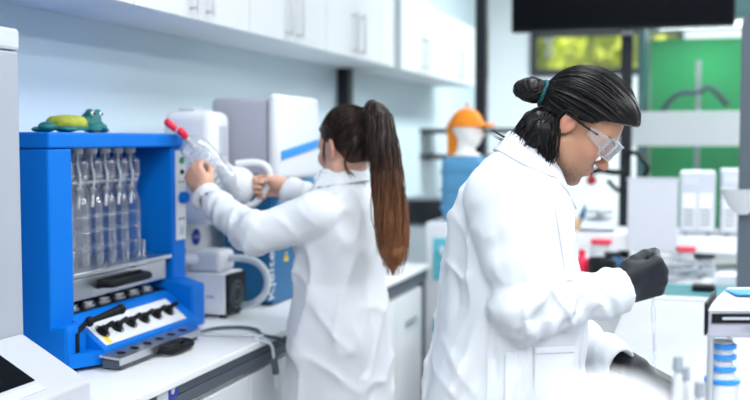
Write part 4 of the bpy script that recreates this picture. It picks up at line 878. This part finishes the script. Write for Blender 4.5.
FOLDS = [_f(541, 293, 1.985, 511, 331, 1.985, 0.0108), _f(550, 297, 1.99, 521, 335, 1.99, -0.0144), _f(573, 297, 2.02, 552, 330, 2.01, 0.0096), _f(582, 298, 2.025, 561, 331, 2.02, -0.0144),
         _f(599, 281, 2.04, 597, 320, 2.04, -0.0108), _f(607, 279, 2.045, 606, 318, 2.045, 0.0072), _f(511, 203, 2.03, 541, 262, 2.06, 0.0108), _f(519, 198, 2.03, 536, 250, 2.06, -0.0120, .012),
         _f(497, 230, 2.0, 503, 300, 1.98, -0.0096), _f(528, 255, 2.0, 514, 300, 1.98, -0.0108), _f(536, 256, 2.02, 524, 296, 1.99, 0.0084), _f(563, 202, 2.15, 568, 262, 2.14, -0.0120, .010), _f(546, 196, 2.12, 551, 262, 2.10, 0.0084),
         _f(474, 205, 2.12, 480, 330, 2.09, 0.0084, .02), _f(462, 250, 2.16, 463, 360, 2.12, -0.0096, .018), _f(494, 335, 2.06, 497, 398, 2.05, -0.0096), _f(520, 338, 2.07, 526, 398, 2.06, 0.0072)]
def man_coat(P):
    d = loft(P, sec)
    near = np.exp(-np.clip((P[:, 2] - 1.30) / .1, 0, 9) ** 2)
    d = d - coat_noise(P, .011, (8, 8, 2.0)) * near - coat_noise(P + 7, .004, (13, 13, 8)) - .010 * ridge(turned(P, .3, .35), (12, 12, 3.2), 4) - .007 * ridge(turned(P + 3, 0, -.7), (16, 9, 5), 4) - .010 * np.sin((P[:, 0] * .8 + P[:, 2] * .6 + .05 * noise(P, 5)) * 42) * np.exp(-((P[:, 2] - 1.33) / .09) ** 2 - ((P[:, 0] - .05) / .07) ** 2) * (.3 + noise(P + 9, 6))
    d = d - .011 * np.sin((P[:, 0] * 1.1 - P[:, 2] * .55 + .02 * noise(P, 8)) * 60) * np.exp(-((P[:, 2] - 1.0) / .10) ** 2) * (.4 + noise(P + 4, 6))
    a = smin(cap(P, rs, re_, .076, .056), cap(P, re_, rw, .055, .047), .025)
    b = smin(cap(P, ls, le_, .076, .060), cap(P, le_, lw_, .058, .046), .025)
    a = a - sleeve_folds(P, rs, re_, rw, .014) - coat_noise(P + 1, .003, (14, 14, 14)); b = b - sleeve_folds(P, ls, le_, lw_, .012)
    for p0_, p1_, am, wd in FOLDS:
        dv_ = p1_ - p0_; h_ = np.clip(((P - p0_.astype(np.float32)) @ dv_.astype(np.float32)) / float(dv_ @ dv_), 0, 1)
        ds_ = np.linalg.norm(P - p0_.astype(np.float32) - h_[:, None] * dv_.astype(np.float32), axis=1); e_ = am * np.exp(-(ds_ / wd) ** 2) * (.35 + .65 * np.sin(math.pi * np.clip(h_, .08, .92)))
        a = a - e_; d = d - e_ * .8
    # open cuffs
    for wr, el, nm in ((rw, re_, 0), (lw_, le_, 1)):
        v = (wr - el) / np.linalg.norm(wr - el); cutp = (P - wr.astype(np.float32)) @ v.astype(np.float32) - .012
        hol = np.maximum(cap(P, wr - v * .03, wr + v * .06, .034), -1)
        if nm == 0: a = smax(smax(a, cutp, .004), -hol, .004)
        else: b = smax(smax(b, cutp, .004), -hol, .004)
    d = smin(d, a, .014); d = smin(d, b, .014)
    # neck opening
    return smax(d, -cap(P, (.038, 0, 1.46), (.06, 0, 1.60), .052), .006)
v, f = sdf_mesh(man_coat, (-.30, -.36, .56), (.46, .34, 1.56), .0052)
coat_m = loc_thing('lab_coat', [(v, f)], M['coat'], man)
# collar
def collar(root, C, rx, ry, tilt, gap, out, drop, tip, m, rz=0.0, coatf=None):
    R = rotz(rz); vs = []; n = 56; prof = [(-.004, -.035), (0, 0), (.004, .006), (.010, .004), (out * .7, -drop * .6), (out, -drop), (out - .005, -drop - .001), (.006, -.006), (.002, -.035)]
    fs = []
    for i in range(n):
        a = gap + (2 * math.pi - 2 * gap) * i / (n - 1); e = max(0, math.cos(a)) ** 2.0
        for (o, z) in prof:
            k = 1 + tip * e * (1 if o > .02 else 0); zz = z * (1 + (tip * 1.1 * e if z < -.006 and o > .015 else 0))
            q = np.array([(rx + o) * math.cos(a), (ry + o) * math.sin(a), -math.cos(a) * tilt * (1 + (o * 4)) + zz]); q = R @ q + C
            if coatf is not None and o > 0:
                up_ = R @ np.array([math.cos(a) * .5, math.sin(a) * .5, .75])
                for _ in range(24):
                    if coatf(q[None].astype(np.float32))[0] > (.0035 if o > out * .6 and z > -drop * .9 else .0005): break
                    q = q + up_ * .003
            vs.append(q)
    m_ = len(prof)
    for i in range(n - 1):
        for j in range(m_): fs.append((i * m_ + j, (i + 1) * m_ + j, (i + 1) * m_ + (j + 1) % m_, i * m_ + (j + 1) % m_))
    me = bpy.data.meshes.new('collar'); me.from_pydata([Vector(q) for q in vs], [], fs + [tuple(range(m_))[::-1], tuple(range((n - 1) * m_, n * m_))])
    o = link('collar', me, m, root, local=True, smooth=True); md = o.modifiers.new('sub', 'SUBSURF'); md.levels = md.render_levels = 1; return o
collar(man, np.array([.043, 0, 1.470]), .050, .064, .046, math.radians(14), .046, .046, .5, M['coat'], coatf=man_coat)
# pocket, vent, side seam and front edge on the near side of the coat
def grid(p00, p10, p01, p11, n, m): return np.array([[(1 - i / (n - 1)) * ((1 - j / (m - 1)) * p00 + j / (m - 1) * p10) + i / (n - 1) * ((1 - j / (m - 1)) * p01 + j / (m - 1) * p11) for j in range(m)] for i in range(n)])
dn = np.array([0, 1, 0.])
def strip(nm, q, n, m, th=.004, lift=.0035):
    g = grid(*[ML(x, y, 1.85) for x, y in q], n, m)
    # push start points along the true sight lines of a side view
    g = np.array([[ML(*_px, 1.85) for _px in row] for row in np.array([[(1 - i / (n - 1)) * ((1 - j / (m - 1)) * np.array(q[0]) + j / (m - 1) * np.array(q[1])) + i / (n - 1) * ((1 - j / (m - 1)) * np.array(q[2]) + j / (m - 1) * np.array(q[3])) for j in range(m)] for i in range(n)])])
    camp = np.array([-MA, -MD, CAMZ]); d = g.reshape(-1, 3) - camp; d = d / np.linalg.norm(d, axis=1)[:, None]; dm = d.mean(0)
    V, F = patch(man_coat, g, dm, th, lift); return loc_thing(nm, [(V, F)], M['coat'], man)
strip('pocket', [(532, 348), (577, 346), (531, 412), (578, 410)], 22, 18)
strip('pocket_hem', [(532, 347), (577, 345), (532, 355), (577, 353)], 5, 16, .004, .006)
strip('side_vent', [(504, 349), (517, 349), (503, 415), (517, 415)], 20, 7, .004, .0045)
strip('side_seam', [(486, 290), (488.5, 290), (486, 410), (488.5, 410)], 36, 4, .004, .003)
shp = [Vector(ML(x, y, 2.235)) for x, y in ((556.5, 181), (558, 190), (559, 199), (559.5, 205))]
B().tube(shp, [.003, .0055, .0055, .002], 8).build('shirt', M['shirt'], man, smooth=True, local=True)
strip('front_placket', [(553, 200), (560, 200), (567, 285), (574, 285)], 30, 5, .004, .003)
# body under the clothes
headc = ML(570.5, 126.5, 2.172) + np.array([.017, .068, 0])
HS = .945
RH = rotz(math.radians(-14)) @ roty(math.radians(41)) * HS
def H(p): return RH @ np.asarray(p, float) + headc
def Hi(p): return RH.T @ (np.asarray(p, float) - headc) / HS ** 2
nb0, nb1 = np.array([.0, 0, 1.40]), np.array([.035, 0, 1.47])
necks = [(Hi(nb1), (-.025, 0, -.02), .056, .054), (Hi(nb0), Hi(nb1), .075, .058), (Hi(nb1 + np.array([.04, 0, -.03])), (.02, 0, -.06), .03, .028)]
v1, f1 = sdf_mesh(head_field(False, necks), (-.22, -.13, -.22), (.15, .13, .15), .0028); C1 = head_colors(v1, False); v1 = v1 @ RH.T + headc
def man_body(P):
    d = loft(P, [(.86, -.02, 0, .11, .16), (1.05, -.012, 0, .10, .15), (1.25, -.01, 0, .105, .16), (1.36, -.005, 0, .085, .15), (1.42, .005, 0, .06, .09), (1.45, .01, 0, .05, .05)])
    for s_, e_, w_ in ((rs, re_, re_ + (rw - re_) * .8), (ls, le_, le_ + (lw_ - le_) * .75)): d = smin(d, smin(cap(P, s_, e_, .05, .04), cap(P, e_, w_, .04, .026), .02), .02)
    for s_ in (-1, 1): d = smin(d, smin(cap(P, (-.02, s_ * .09, .90), (0, s_ * .1, .48), .075, .05), cap(P, (0, s_ * .1, .48), (-.04, s_ * .105, .05), .05, .035), .02), .02)
    return d
v2, f2 = sdf_mesh(man_body, (-.25, -.32, .0), (.44, .32, 1.48), .013)
GR = dict(arm=rw - re_, W=ML(619, 290, 2.10), X=(.90, .10, .30), Z=(.22, -.93, -.22), right=True, curls=[(70, 92, 55), (74, 95, 55), (78, 95, 55), (80, 95, 55)], thumb=[(.015, .022, -.012), (.052, .036, -.022), (.080, .036, -.034), (.098, .026, -.046)])
GL = dict(W=ML(633, 367, 2.28), X=(.80, -.22, -.42), Z=(.20, -.25, .95), right=False, arm=lw_ - le_, curls=[(40, 42, 25), (42, 42, 25), (44, 42, 25), (46, 42, 25)], thumb=[(.015, .022, -.014), (.045, .042, -.032), (.070, .045, -.050), (.088, .040, -.066)])
hp1 = hand_field(dr=-.0015, **GR); hp2 = hand_field(dr=-.0015, **GL)
v3, f3 = sdf_mesh(hp1[0], hp1[1], hp1[2], .004); v4, f4 = sdf_mesh(hp2[0], hp2[1], hp2[2], .004)
body = loc_thing('body', [(v1, f1), (v2, f2), (v3, f3), (v4, f4)], SKM, man)
if len(body.data.vertices) == len(v1) + len(v2) + len(v3) + len(v4):
    set_skin(body.data, np.concatenate([C1, np.repeat([[.42, .215, .14]], len(v2) + len(v3) + len(v4), 0)]))
for G in (GR, GL):
    hf = hand_field(dr=.0015, s=1.06, **G)
    v, f = sdf_mesh(hf[0], hf[1], hf[2], .0028); loc_thing('glove', [(v, f)], M['glove'], man)
legs(man, np.array([-.02, 0, 0]), rotz(0), M['trouser'], M['shoe'], 0)
# hair: scalp cap, combed strands, knot, loose tail
HM = hair_mat('black_hair', (.0045, .004, .005), (.022, .013, .010), 1.75, 2.3, .38)
def hairline(P, front, tmp):
    z = P[:, 2]; y = np.abs(P[:, 1]); xh = np.interp(z, [-.09, -.055, -.02, .015, .035, .06, .082, .105], [-.06, -.045, -.030, -.012, .030, .050 + tmp, .076 + front, .13]); return P[:, 0] - xh
def scalp(front, tmp, th, nape=-.06, tie=None, vol=False):
    def f(P):
        d = ell(P, (.002, 0, .047), (.089 + th, .074 + th * .5, .084 + th)); d = smin(d, ell(P, (.040, 0, .03), (.056 + th, .062 + th, .068 + th)), .02)
        d = smin(d, cap(P, (-.03, 0, .0), (-.038, 0, -.055), .055 + th * .5, .045), .03)
        d = smin(d, ell(P, (.040, 0, .088), (.076, .060, .056)), .03) if th > 0 and vol else d
        if tie is not None:
            q = P - np.asarray(tie, np.float32); ph = np.arctan2(q[:, 1], q[:, 2] - q[:, 0] * .3 + .02); d = d - .0022 * noise(np.stack([ph, ph * 0, np.linalg.norm(q, axis=1) * .6], 1), (26, 1, 8))
        return smax(smax(d, hairline(P, front, tmp), .006), nape - P[:, 2], .01)
    return f
def comb(hd, tie, n, off, front, tmp, r, spread=.018, vol=False):
    # strands swept from the hairline to the tie point over the skull; hd maps head space to person space
    paths = []; sk = scalp(front, tmp, 0); tie = np.array(tie)
    while len(paths) < n:
        a = rng.uniform(-math.pi, math.pi); el_ = rng.uniform(-.75, 1.35)
        s0 = np.array([math.cos(el_) * math.cos(a), math.cos(el_) * math.sin(a), math.sin(el_)]); c = np.array([.005, 0, .04])
        p0 = c + s0 * .2
        t = np.zeros(1); o_ = p0[None]; dd = -s0
        e = trace(lambda P: np.minimum(ell(P, (.002, 0, .047), (.089, .074, .084)), ell(P, (.040, 0, .03), (.056, .062, .068))), o_, dd, 18)[0]
        if hairline(e[None], front, tmp)[0] > .004 or e[2] < -.05: continue
        u0 = (e - c); u1 = (tie - c); l0, l1 = np.linalg.norm(u0), np.linalg.norm(u1); n0, n1 = u0 / l0, u1 / l1; om = math.acos(np.clip(n0 @ n1, -1, 1))
        if om < .15: continue
        k = 14; jit = rng.normal(0, spread, 3); lay = rng.uniform(0, 1); path = []
        for i in range(k):
            tt = i / (k - 1); dr_ = (math.sin((1 - tt) * om) * n0 + math.sin(tt * om) * n1) / math.sin(om) + jit * math.sin(math.pi * tt) * .6
            dr_ /= np.linalg.norm(dr_); q = trace(lambda P: smin(ell(P, (.002, 0, .047), (.089, .074, .084)), ell(P, (.040, 0, .03), (.056, .062, .068)), .02), (c + dr_ * .16)[None], -dr_, 14)[0]
            hgt = (.0155 + (off - .004) * lay * min(1, .25 + 2.2 * tt)) if vol else off * (.45 + .55 * lay) * min(1, .2 + 2.2 * tt); q = q + dr_ * hgt
            if vol: q = q + dr_ * .011 * math.exp(-((q[0] - .075) / .05) ** 2 - (q[1] / .05) ** 2) * (1 if q[2] > .05 else 0) * (.6 + .4 * lay)
            if tt > .8: w = (tt - .8) / .2; q = q * (1 - w) + (tie + np.array(jit) * .3) * w
            path.append(hd(q))
        paths.append(np.array(path))
    return paths
TIE = Hi(ML(554, 97, 2.25)); 
hv, hf_ = sdf_mesh(scalp(0.012, 0, .016, tie=TIE, vol=True), (-.15, -.12, -.10), (.14, .12, .17), .004); hv = hv @ RH.T + headc
paths = comb(H, TIE, 760, .013, 0.012, 0.0, .0016, .012, True)
bunc = ML(530.5, 90, 2.25); tie_p = ML(547, 94.5, 2.25)
def bun_f(P):
    d = ell(P, bunc, (.030, .028, .024), rotz(0) @ roty(.35)); d = smin(d, cap(P, bunc, tie_p, .018, .014), .012); return d - .004 * noise(P, (60, 60, 25)) - .003 * noise(P, (120, 50, 120))
bv, bf_ = sdf_mesh(bun_f, bunc - .09, bunc + .09, .0035)
bax = (tie_p - bunc) / np.linalg.norm(tie_p - bunc); bs = np.cross(bax, [0, 1, 0]); bs /= np.linalg.norm(bs); bt = np.cross(bax, bs)
for i in range(150):
    th0 = rng.uniform(0, 6.28); tl = rng.normal(0, .5); e1 = bax * .9 + bs * tl + bt * rng.normal(0, .5); e1 /= np.linalg.norm(e1); e2 = np.cross(e1, bs * .6 + bt * .8 + rng.normal(0, .2, 3)); e2 /= np.linalg.norm(e2)
    sc = rng.uniform(.98, 1.16) if i % 4 else rng.uniform(1.1, 1.3); pth = []
    for k in range(14):
        a = th0 + k / 13 * rng.uniform(3.0, 3.2); q = (e1 * math.cos(a) + e2 * math.sin(a)); q = q / np.linalg.norm(q); pth.append(bunc + q * np.array([.030, .028, .024]) * sc)
    paths.append(np.array(pth))
# loose tail under the knot
tb_ = [(ML(548, 114, 2.235), ML(533, 122, 2.225), ML(515, 139, 2.22)), (ML(550, 121, 2.205), ML(539, 130, 2.185), ML(528, 147, 2.19)), (ML(550, 122, 2.195), ML(546, 140, 2.18), ML(547, 164, 2.18)), (ML(551, 108, 2.27), ML(540, 128, 2.28), ML(524, 146, 2.27))]
def tail_f(P):
    d = None
    for (a, b, c), r in zip(tb_, ((.021, .024, .009), (.020, .024, .010), (.016, .014, .004), (.026, .026, .010))):
        e = smin(cap(P, a, b, r[0], r[1]), cap(P, b, c, r[1], r[2]), .012); d = e if d is None else smin(d, e, .016)
    return d - .004 * noise(P, (70, 70, 18)) - .002 * noise(P, (140, 140, 30))
tv_, tf_ = sdf_mesh(tail_f, (-.08, -.16, 1.38), (.20, .16, 1.66), .004)
for i in range(360):
    a, b, c = tb_[rng.integers(0, 4)]; j = np.clip(rng.normal(0, 1, 3), -1.6, 1.6) * np.array([.013, .014, .012]); j2 = j * .9 + rng.normal(0, .008, 3)
    q0_ = a + j * .9; q1_ = b + j2; q2_ = c + j2 * .35 + rng.normal(0, .007, 3)
    paths.append(np.array(bez([tie_p + j * .3 + np.array([.016, 0, -.028]), q0_, q1_, q2_], 12)))
for (x, y, x2, y2) in ((512, 140, 492, 131), (510, 146, 500, 142), (516, 150, 505, 148), (549, 166, 552, 178), (546, 160, 544, 174), (552, 160, 553, 174), (513, 143, 495, 134)):
    a = ML(x + 14, y - 14, 2.25); b = ML(x, y, 2.24); c = ML(x2, y2, 2.23)
    for _ in range(3): paths.append(np.array(bez([a, b + rng.normal(0, .003, 3), c + rng.normal(0, .004, 3)], 12)))
sv, sf_ = strands(paths, .0017)
hair_o = loc_thing('hair', [(hv, hf_), (bv, bf_), (tv_, tf_), (sv, sf_)], HM, man)
# hair tie
tdir = bax; rt = []
for i in range(40):
    a = 2 * math.pi * i / 40; rt.append(tie_p - bax * .003 + (bs * math.cos(a) + bt * math.sin(a)) * .025 + bax * .003 * math.sin(a * 2))
bb = B()
for o_ in (-.006, .0, .006): bb.tube([Vector(q + bax * o_) for q in rt], .0072, 8, True)
bb.build('hair_tie', M['hairtie'], man, smooth=True, local=True)
# brows, lashes
for s in (-1, 1):
    bb = B()
    for i in range(46):
        t = i / 45; x, y, z = .103 - .030 * t ** 1.6, s * (.014 + .042 * t), .030 + .008 * math.sin(t * 2.4); w = .0042 * math.sin(math.pi * min(1, t * .85 + .15))
        p = H((x, y, z)); bb.tube([Vector(H((x, y, z - w))), Vector(H((x + .002, y + s * .004, z))), Vector(H((x - .001, y + s * .008, z + w * .8)))], [.0009, .0011, .0004], 5)
    bb.build('eyebrow', M['brow'], man, local=True)
    bb = B(); bb.tube([Vector(H((.0935 - .55 * (u - .031) ** 2 * 10 - .004 * abs(u - .031) / .014, s * u, -.002 - .12 * (u - .031) ** 2 * 20))) for u in np.linspace(.018, .046, 12)], .0012, 6).build('eyelashes', M['brow'], man, local=True)
# goggles
gp = thing('safety_goggles', 'clear wraparound safety goggles worn over the man eyes', 'goggles', toW(headc + np.array([MA, MD, 0])), YAW)
WM[gp.name] = WM[man.name].copy(); WMg = WM[man.name]
def lensq(a, h):                             # wrap curve in head space: a from -1..1 across, h height
    th = a * 1.18; x = .058 + .060 * math.cos(th) ** .8 if math.cos(th) > 0 else .06; y = .078 * math.sin(th); nb_ = math.exp(-(a / .14) ** 2)
    return np.array([x - .012 * (.5 - h) * 0 + .004 * h, y, -.005 + .046 * h + (.014 * nb_ * (1 - h))])
vs = []; fs = []; NA, NH = 40, 8
for i in range(NA + 1):
    for j in range(NH + 1): vs.append(H(lensq(-1 + 2 * i / NA, j / NH)))
for i in range(NA):
    for j in range(NH): a = i * (NH + 1) + j; fs.append((a, a + NH + 1, a + NH + 2, a + 1))
me = bpy.data.meshes.new('lens'); me.from_pydata([Vector(q) for q in vs], [], fs); lo_ = link('lens', me, M['lens'], gp, local=True, smooth=True); md = lo_.modifiers.new('thick', 'SOLIDIFY'); md.thickness = .002
bb = B(); edge = [Vector(H(lensq(-1 + 2 * i / NA, 1))) for i in range(NA + 1)] ; bb.tube(edge, .0018, 8); bb.tube([Vector(H(lensq(-1 + 2 * i / NA, 0))) for i in range(NA + 1)], .0016, 8)
for a in (-1, 1): bb.tube([Vector(H(lensq(a, j / 6))) for j in range(7)], .0024, 8)
bb.build('lens_rim', M['milky'], gp, smooth=True, local=True)
for s in (-1, 1):
    L0, L1 = lensq(s, .92), lensq(s, .2); b0, b1 = np.array([.038, s * .083, .030]), np.array([.042, s * .083, .012])
    me = bpy.data.meshes.new('side_shield'); me.from_pydata([Vector(H(q)) for q in (L0, L1, b1, b0)], [], [(0, 1, 2, 3)]); o_ = link('side_shield', me, M['lens'], gp, local=True); md = o_.modifiers.new('thick', 'SOLIDIFY'); md.thickness = .002
    bb = B(); bb.tube([Vector(H(q)) for q in (b0, b1, L1, L0)], .0015, 6, True).build('shield_rim', M['milky'], o_, smooth=True, local=True)
    pts = [H(q) for q in ((.060, s * .079, .026), (.03, s * .0835, .022), (.005, s * .087, .020), (-.018, s * .090, .026), (-.033, s * .090, .016), (-.034, s * .090, -.006), (-.020, s * .090, -.027), (-.010, s * .089, -.030))]
    B().tube([Vector(q) for q in bez(pts, 30)], .0024, 8).build('temple_arm', M['black'], gp, smooth=True, local=True)
for c_ in gp.children_recursive:
    c_.data.transform(Matrix.Translation(-Vector(headc)))
WM[gp.name] = Matrix.Translation(gp.location) @ Matrix.Rotation(YAW, 4, 'Z')
# pipette in the right glove, flask under the left
def MW(q): return toW(np.asarray(q) + np.array([MA, MD, 0]))
pt0, pt1 = ML(652.5, 292, 2.13), ML(655.5, 372, 2.13)
pp = thing('glass_pipette', 'thin clear glass pipette held upright in the black gloved fist', 'pipette', MW(pt1))
ax_ = (Vector(MW(pt0)) - Vector(MW(pt1))); L_ = ax_.length
B().lathe([(.0012, 0), (.0022, .03), (.0034, .05), (.0034, L_ * .62), (.0050, L_ * .66), (.0050, L_ * .80), (.0034, L_ * .84), (.0034, L_ + .03)], MW(pt1), ax_.normalized(), 14).build('tube', M['milky'], pp, smooth=True)
B().lathe([(.0006, .035), (.0022, .06), (.0022, L_ * .5), (.0006, L_ * .52)], MW(pt1), ax_.normalized(), 10).build('liquid', M['frosted'], pp, smooth=True)
fk = ML(650, 400, 2.16); fw = MW((fk[0], fk[1], .90))
ff = thing('glass_flask', 'small clear flask standing under the left gloved hand', 'flask', fw)
B().lathe([(.0, .0), (.030, 0), (.032, .004), (.014, .042), (.011, .052), (.0125, .056)], fw, (0, 0, 1), 24, caps=False).build('glass', M['thinglass'], ff, smooth=True)

# ---------------------------------------------------------------- the woman with the ponytail
WA, WD = K(341, 200, 3.05)[0], 3.05
wo = thing('person', 'woman with long brown ponytail in white lab coat reaching for the glassware', 'person', toW((WA, WD, 0)), YAW)
def WL(px, py, d): return K(px, py, d) - np.array([WA, WD, 0])
BA = math.radians(155); RB = rotz(BA)
wsec = [(.58, 0, 0, .155, .195), (.75, 0, 0, .142, .185), (.95, -.004, 0, .128, .170), (1.08, 0, 0, .110, .150), (1.22, .004, 0, .112, .163), (1.30, 0, 0, .098, .158), (1.345, -.006, 0, .078, .115), (1.378, -.008, 0, .060, .075), (1.40, -.004, 0, .052, .058)]
Ls, Rs = RB @ np.array([.0, .152, 1.285]), RB @ np.array([.0, -.152, 1.285])
Le, Lw = WL(254, 236, 2.93), WL(206, 196, 3.09)
Re, Rw = WL(326, 207, 3.22), WL(288, 189, 3.27)
def wo_coat(P):
    q = P @ RB.astype(np.float32); d = loft(q, wsec)
    d = d - coat_noise(P, .009, (9, 9, 2.0)) - .011 * ridge(turned(P, .3, .3), (13, 13, 3), 4) - .008 * ridge(turned(P + 3, 0, -.8), (14, 9, 6), 4)
    a = smin(cap(P, Ls, Le, .068, .055), cap(P, Le, Lw, .054, .043), .025) - sleeve_folds(P, Ls, Le, Lw, .014); b = smin(cap(P, Rs, Re, .068, .054), cap(P, Re, Rw, .052, .043), .025) - sleeve_folds(P, Rs, Re, Rw, .012)
    for wr, el, nm in ((Lw, Le, 0), (Rw, Re, 1)):
        v = (wr - el) / np.linalg.norm(wr - el); cutp = (P - wr.astype(np.float32)) @ v.astype(np.float32) - .008; hol = cap(P, wr - v * .03, wr + v * .06, .034)
        if nm == 0: a = smax(smax(a, cutp, .004), -hol, .004)
        else: b = smax(smax(b, cutp, .004), -hol, .004)
    d = smin(d, a, .014); d = smin(d, b, .014); return smax(d, -cap(q, (0, 0, 1.38), (.01, 0, 1.5), .046), .006)
v, f = sdf_mesh(wo_coat, (-.52, -.34, .56), (.26, .42, 1.46), .0075)
loc_thing('lab_coat', [(v, f)], M['coat'], wo)
wh = math.radians(130); RW = rotz(wh) @ roty(math.radians(10)); whc = WL(330, 151, 3.0) - rotz(wh) @ np.array([0, .075, 0])
def HW(p): return RW @ np.asarray(p, float) + whc
def HWi(p): return RW.T @ (np.asarray(p, float) - whc)
collar(wo, RB @ np.array([.0, 0, 1.392]), .055, .060, .020, math.radians(20), .036, .036, .4, M['coat'], rz=BA, coatf=wo_coat)
nb = RB @ np.array([-.005, 0, 1.34]); nm_ = RB @ np.array([.0, 0, 1.39])
v1, f1 = sdf_mesh(head_field(True, [(HWi(nm_), (-.02, 0, -.02), .047, .046), (HWi(nb), HWi(nm_), .06, .048)]), (-.22, -.13, -.24), (.15, .13, .15), .0035); C1 = head_colors(v1, True); v1 = v1 @ RW.T + whc
def wo_body(P):
    q = P @ RB.astype(np.float32); d = loft(q, [(.84, 0, 0, .10, .15), (1.08, 0, 0, .08, .12), (1.22, 0, 0, .085, .135), (1.30, 0, 0, .07, .12), (1.36, -.005, 0, .045, .05)])
    for s_, e_, w_ in ((Ls, Le, Lw), (Rs, Re, Rw)): d = smin(d, smin(cap(P, s_, e_, .042, .035), cap(P, e_, w_, .035, .023), .02), .02)
    for s_ in (-1, 1): d = smin(d, smin(cap(q, (0, s_ * .09, .90), (.02, s_ * .1, .48), .07, .048), cap(q, (.02, s_ * .1, .48), (-.02, s_ * .105, .05), .048, .033), .02), .02)
    return d
v2, f2 = sdf_mesh(wo_body, (-.50, -.32, .0), (.26, .40, 1.38), .013)
g1_ = hand_field(Lw + np.array([-.008, .003, .010]), (-.45, .30, .80), (-.35, -.85, .1), False, [(55, 55, 30)] * 4, [(.015, .022, -.012), (.048, .040, -.026), (.072, .042, -.042), (.09, .036, -.052)], .92)
g2_ = hand_field(Rw + np.array([-.008, .002, .004]), (-.95, .25, .10), (.1, .9, .25), True, [(60, 75, 40)] * 4, [(.015, .022, -.012), (.048, .034, -.030), (.072, .030, -.045), (.088, .022, -.052)], .92)
v3, f3 = sdf_mesh(*g1_, .0035); v4, f4 = sdf_mesh(*g2_, .0035)
bw = loc_thing('body', [(v1, f1), (v2, f2), (v3, f3), (v4, f4)], SKM, wo)
if len(bw.data.vertices) == len(v1) + len(v2) + len(v3) + len(v4): set_skin(bw.data, np.concatenate([C1, np.repeat([[.60, .34, .25]], len(v2) + len(v3) + len(v4), 0)]))
legs(wo, np.array([0, 0, 0.]), RB, M['trouser'], M['shoe'], 0)
for s in (-1, 1):
    bb = B()
    for i in range(30):
        t = i / 29; x, y, z = .102 - .030 * t ** 1.6, s * (.014 + .040 * t), .030 + .008 * math.sin(t * 2.4)
        bb.tube([Vector(HW((x, y, z - .002))), Vector(HW((x, y + s * .005, z + .002)))], .0008, 4)
    bb.build('eyebrow', M['brow'], wo, local=True)
    B().sph(HW((.081, s * .0315, .006)), .0135, 14).build('eye', M['eye'], wo, smooth=True, local=True)
    B().sph(HW((.0895, s * .0315, .005)), .0062, 10).build('iris', M['iris'], wo, smooth=True, local=True)
HB = hair_mat('brown_hair', (.009, .005, .0045), (.28, .115, .052), 1.48, 1.10, .36)
WT_ = WL(371, 106.5, 2.985); tieh = HWi(WT_)
hv, hf_ = sdf_mesh(scalp(0, -.01, .008, -.045, tie=tieh), (-.15, -.12, -.10), (.14, .12, .17), .004); hv = hv @ RW.T + whc
wp_ = comb(HW, tieh, 620, .012, 0.0, -.01, .0016, .012)
sp0 = [WT_, WL(377, 112, 2.95), WL(383, 140, 2.90), WL(387, 180, 2.885), WL(391, 220, 2.88), WL(393, 250, 2.875), WL(392.5, 276, 2.87)]
def pony_f(P):
    d = None; R_ = (.014, .025, .030, .033, .036, .032, .008)
    for i in range(6):
        e = cap(P, sp0[i], sp0[i + 1], R_[i], R_[i + 1]); d = e if d is None else smin(d, e, .02)
    return d - .006 * noise(P + .01 * noise(P, 12)[:, None], (40, 40, 7)) - .003 * noise(P, (110, 110, 14))
pv, pf = sdf_mesh(pony_f, np.min(sp0, 0) - .08, np.max(sp0, 0) + .08, .0045)
for i in range(520):
    a = rng.uniform(0, 6.283); rad_ = rng.uniform(.7, 1.15); ph = rng.uniform(0, 6.28); am = rng.uniform(.002, .011); end = rng.uniform(.72, 1.03); pts = []
    spl = bez(sp0, 30); R_ = np.interp(np.linspace(0, 1, 31), np.linspace(0, 1, 7), (.013, .028, .034, .037, .041, .037, .014))
    for k in range(0, 31, 2):
        if k / 30 > end: break
        r_ = R_[k] * rad_; pts.append(np.array(spl[k]) + np.array([math.cos(a) * r_ + am * math.sin(ph + k * .42), math.sin(a) * r_ + am * math.cos(ph + k * .4), 0]) + (np.array([0, 0, math.sin(a + 1) * .008]) if k < 3 else 0))
    if len(pts) > 3: wp_.append(np.array(pts))
for (x, y, x2, y2) in ((325, 138, 324, 166), (345, 165, 352, 178)):
    a = WL(x + 6, y - 18, 2.96)
    for _ in range(4): wp_.append(np.array(bez([a, WL(x, y, 2.975) + rng.normal(0, .002, 3), WL(x2, y2, 2.975) + rng.normal(0, .005, 3)], 12)))
sv, sf_ = strands(wp_, .0018)
loc_thing('hair', [(hv, hf_), (pv, pf), (sv, sf_)], HB, wo)
td = np.array(sp0[1]) - np.array(WT_); td /= np.linalg.norm(td); u_ = np.cross(td, [0, 1, 0]); u_ /= np.linalg.norm(u_); w_ = np.cross(td, u_)
bb = B()
for o_ in (-.002, .006): bb.tube([Vector(np.array(WT_) + td * (.004 + o_) + (u_ * math.cos(a) + w_ * math.sin(a)) * .018) for a in [2 * math.pi * k / 28 for k in range(28)]], .005, 8, True)
bb.build('hair_tie', M['blacktie'], wo, smooth=True, local=True)
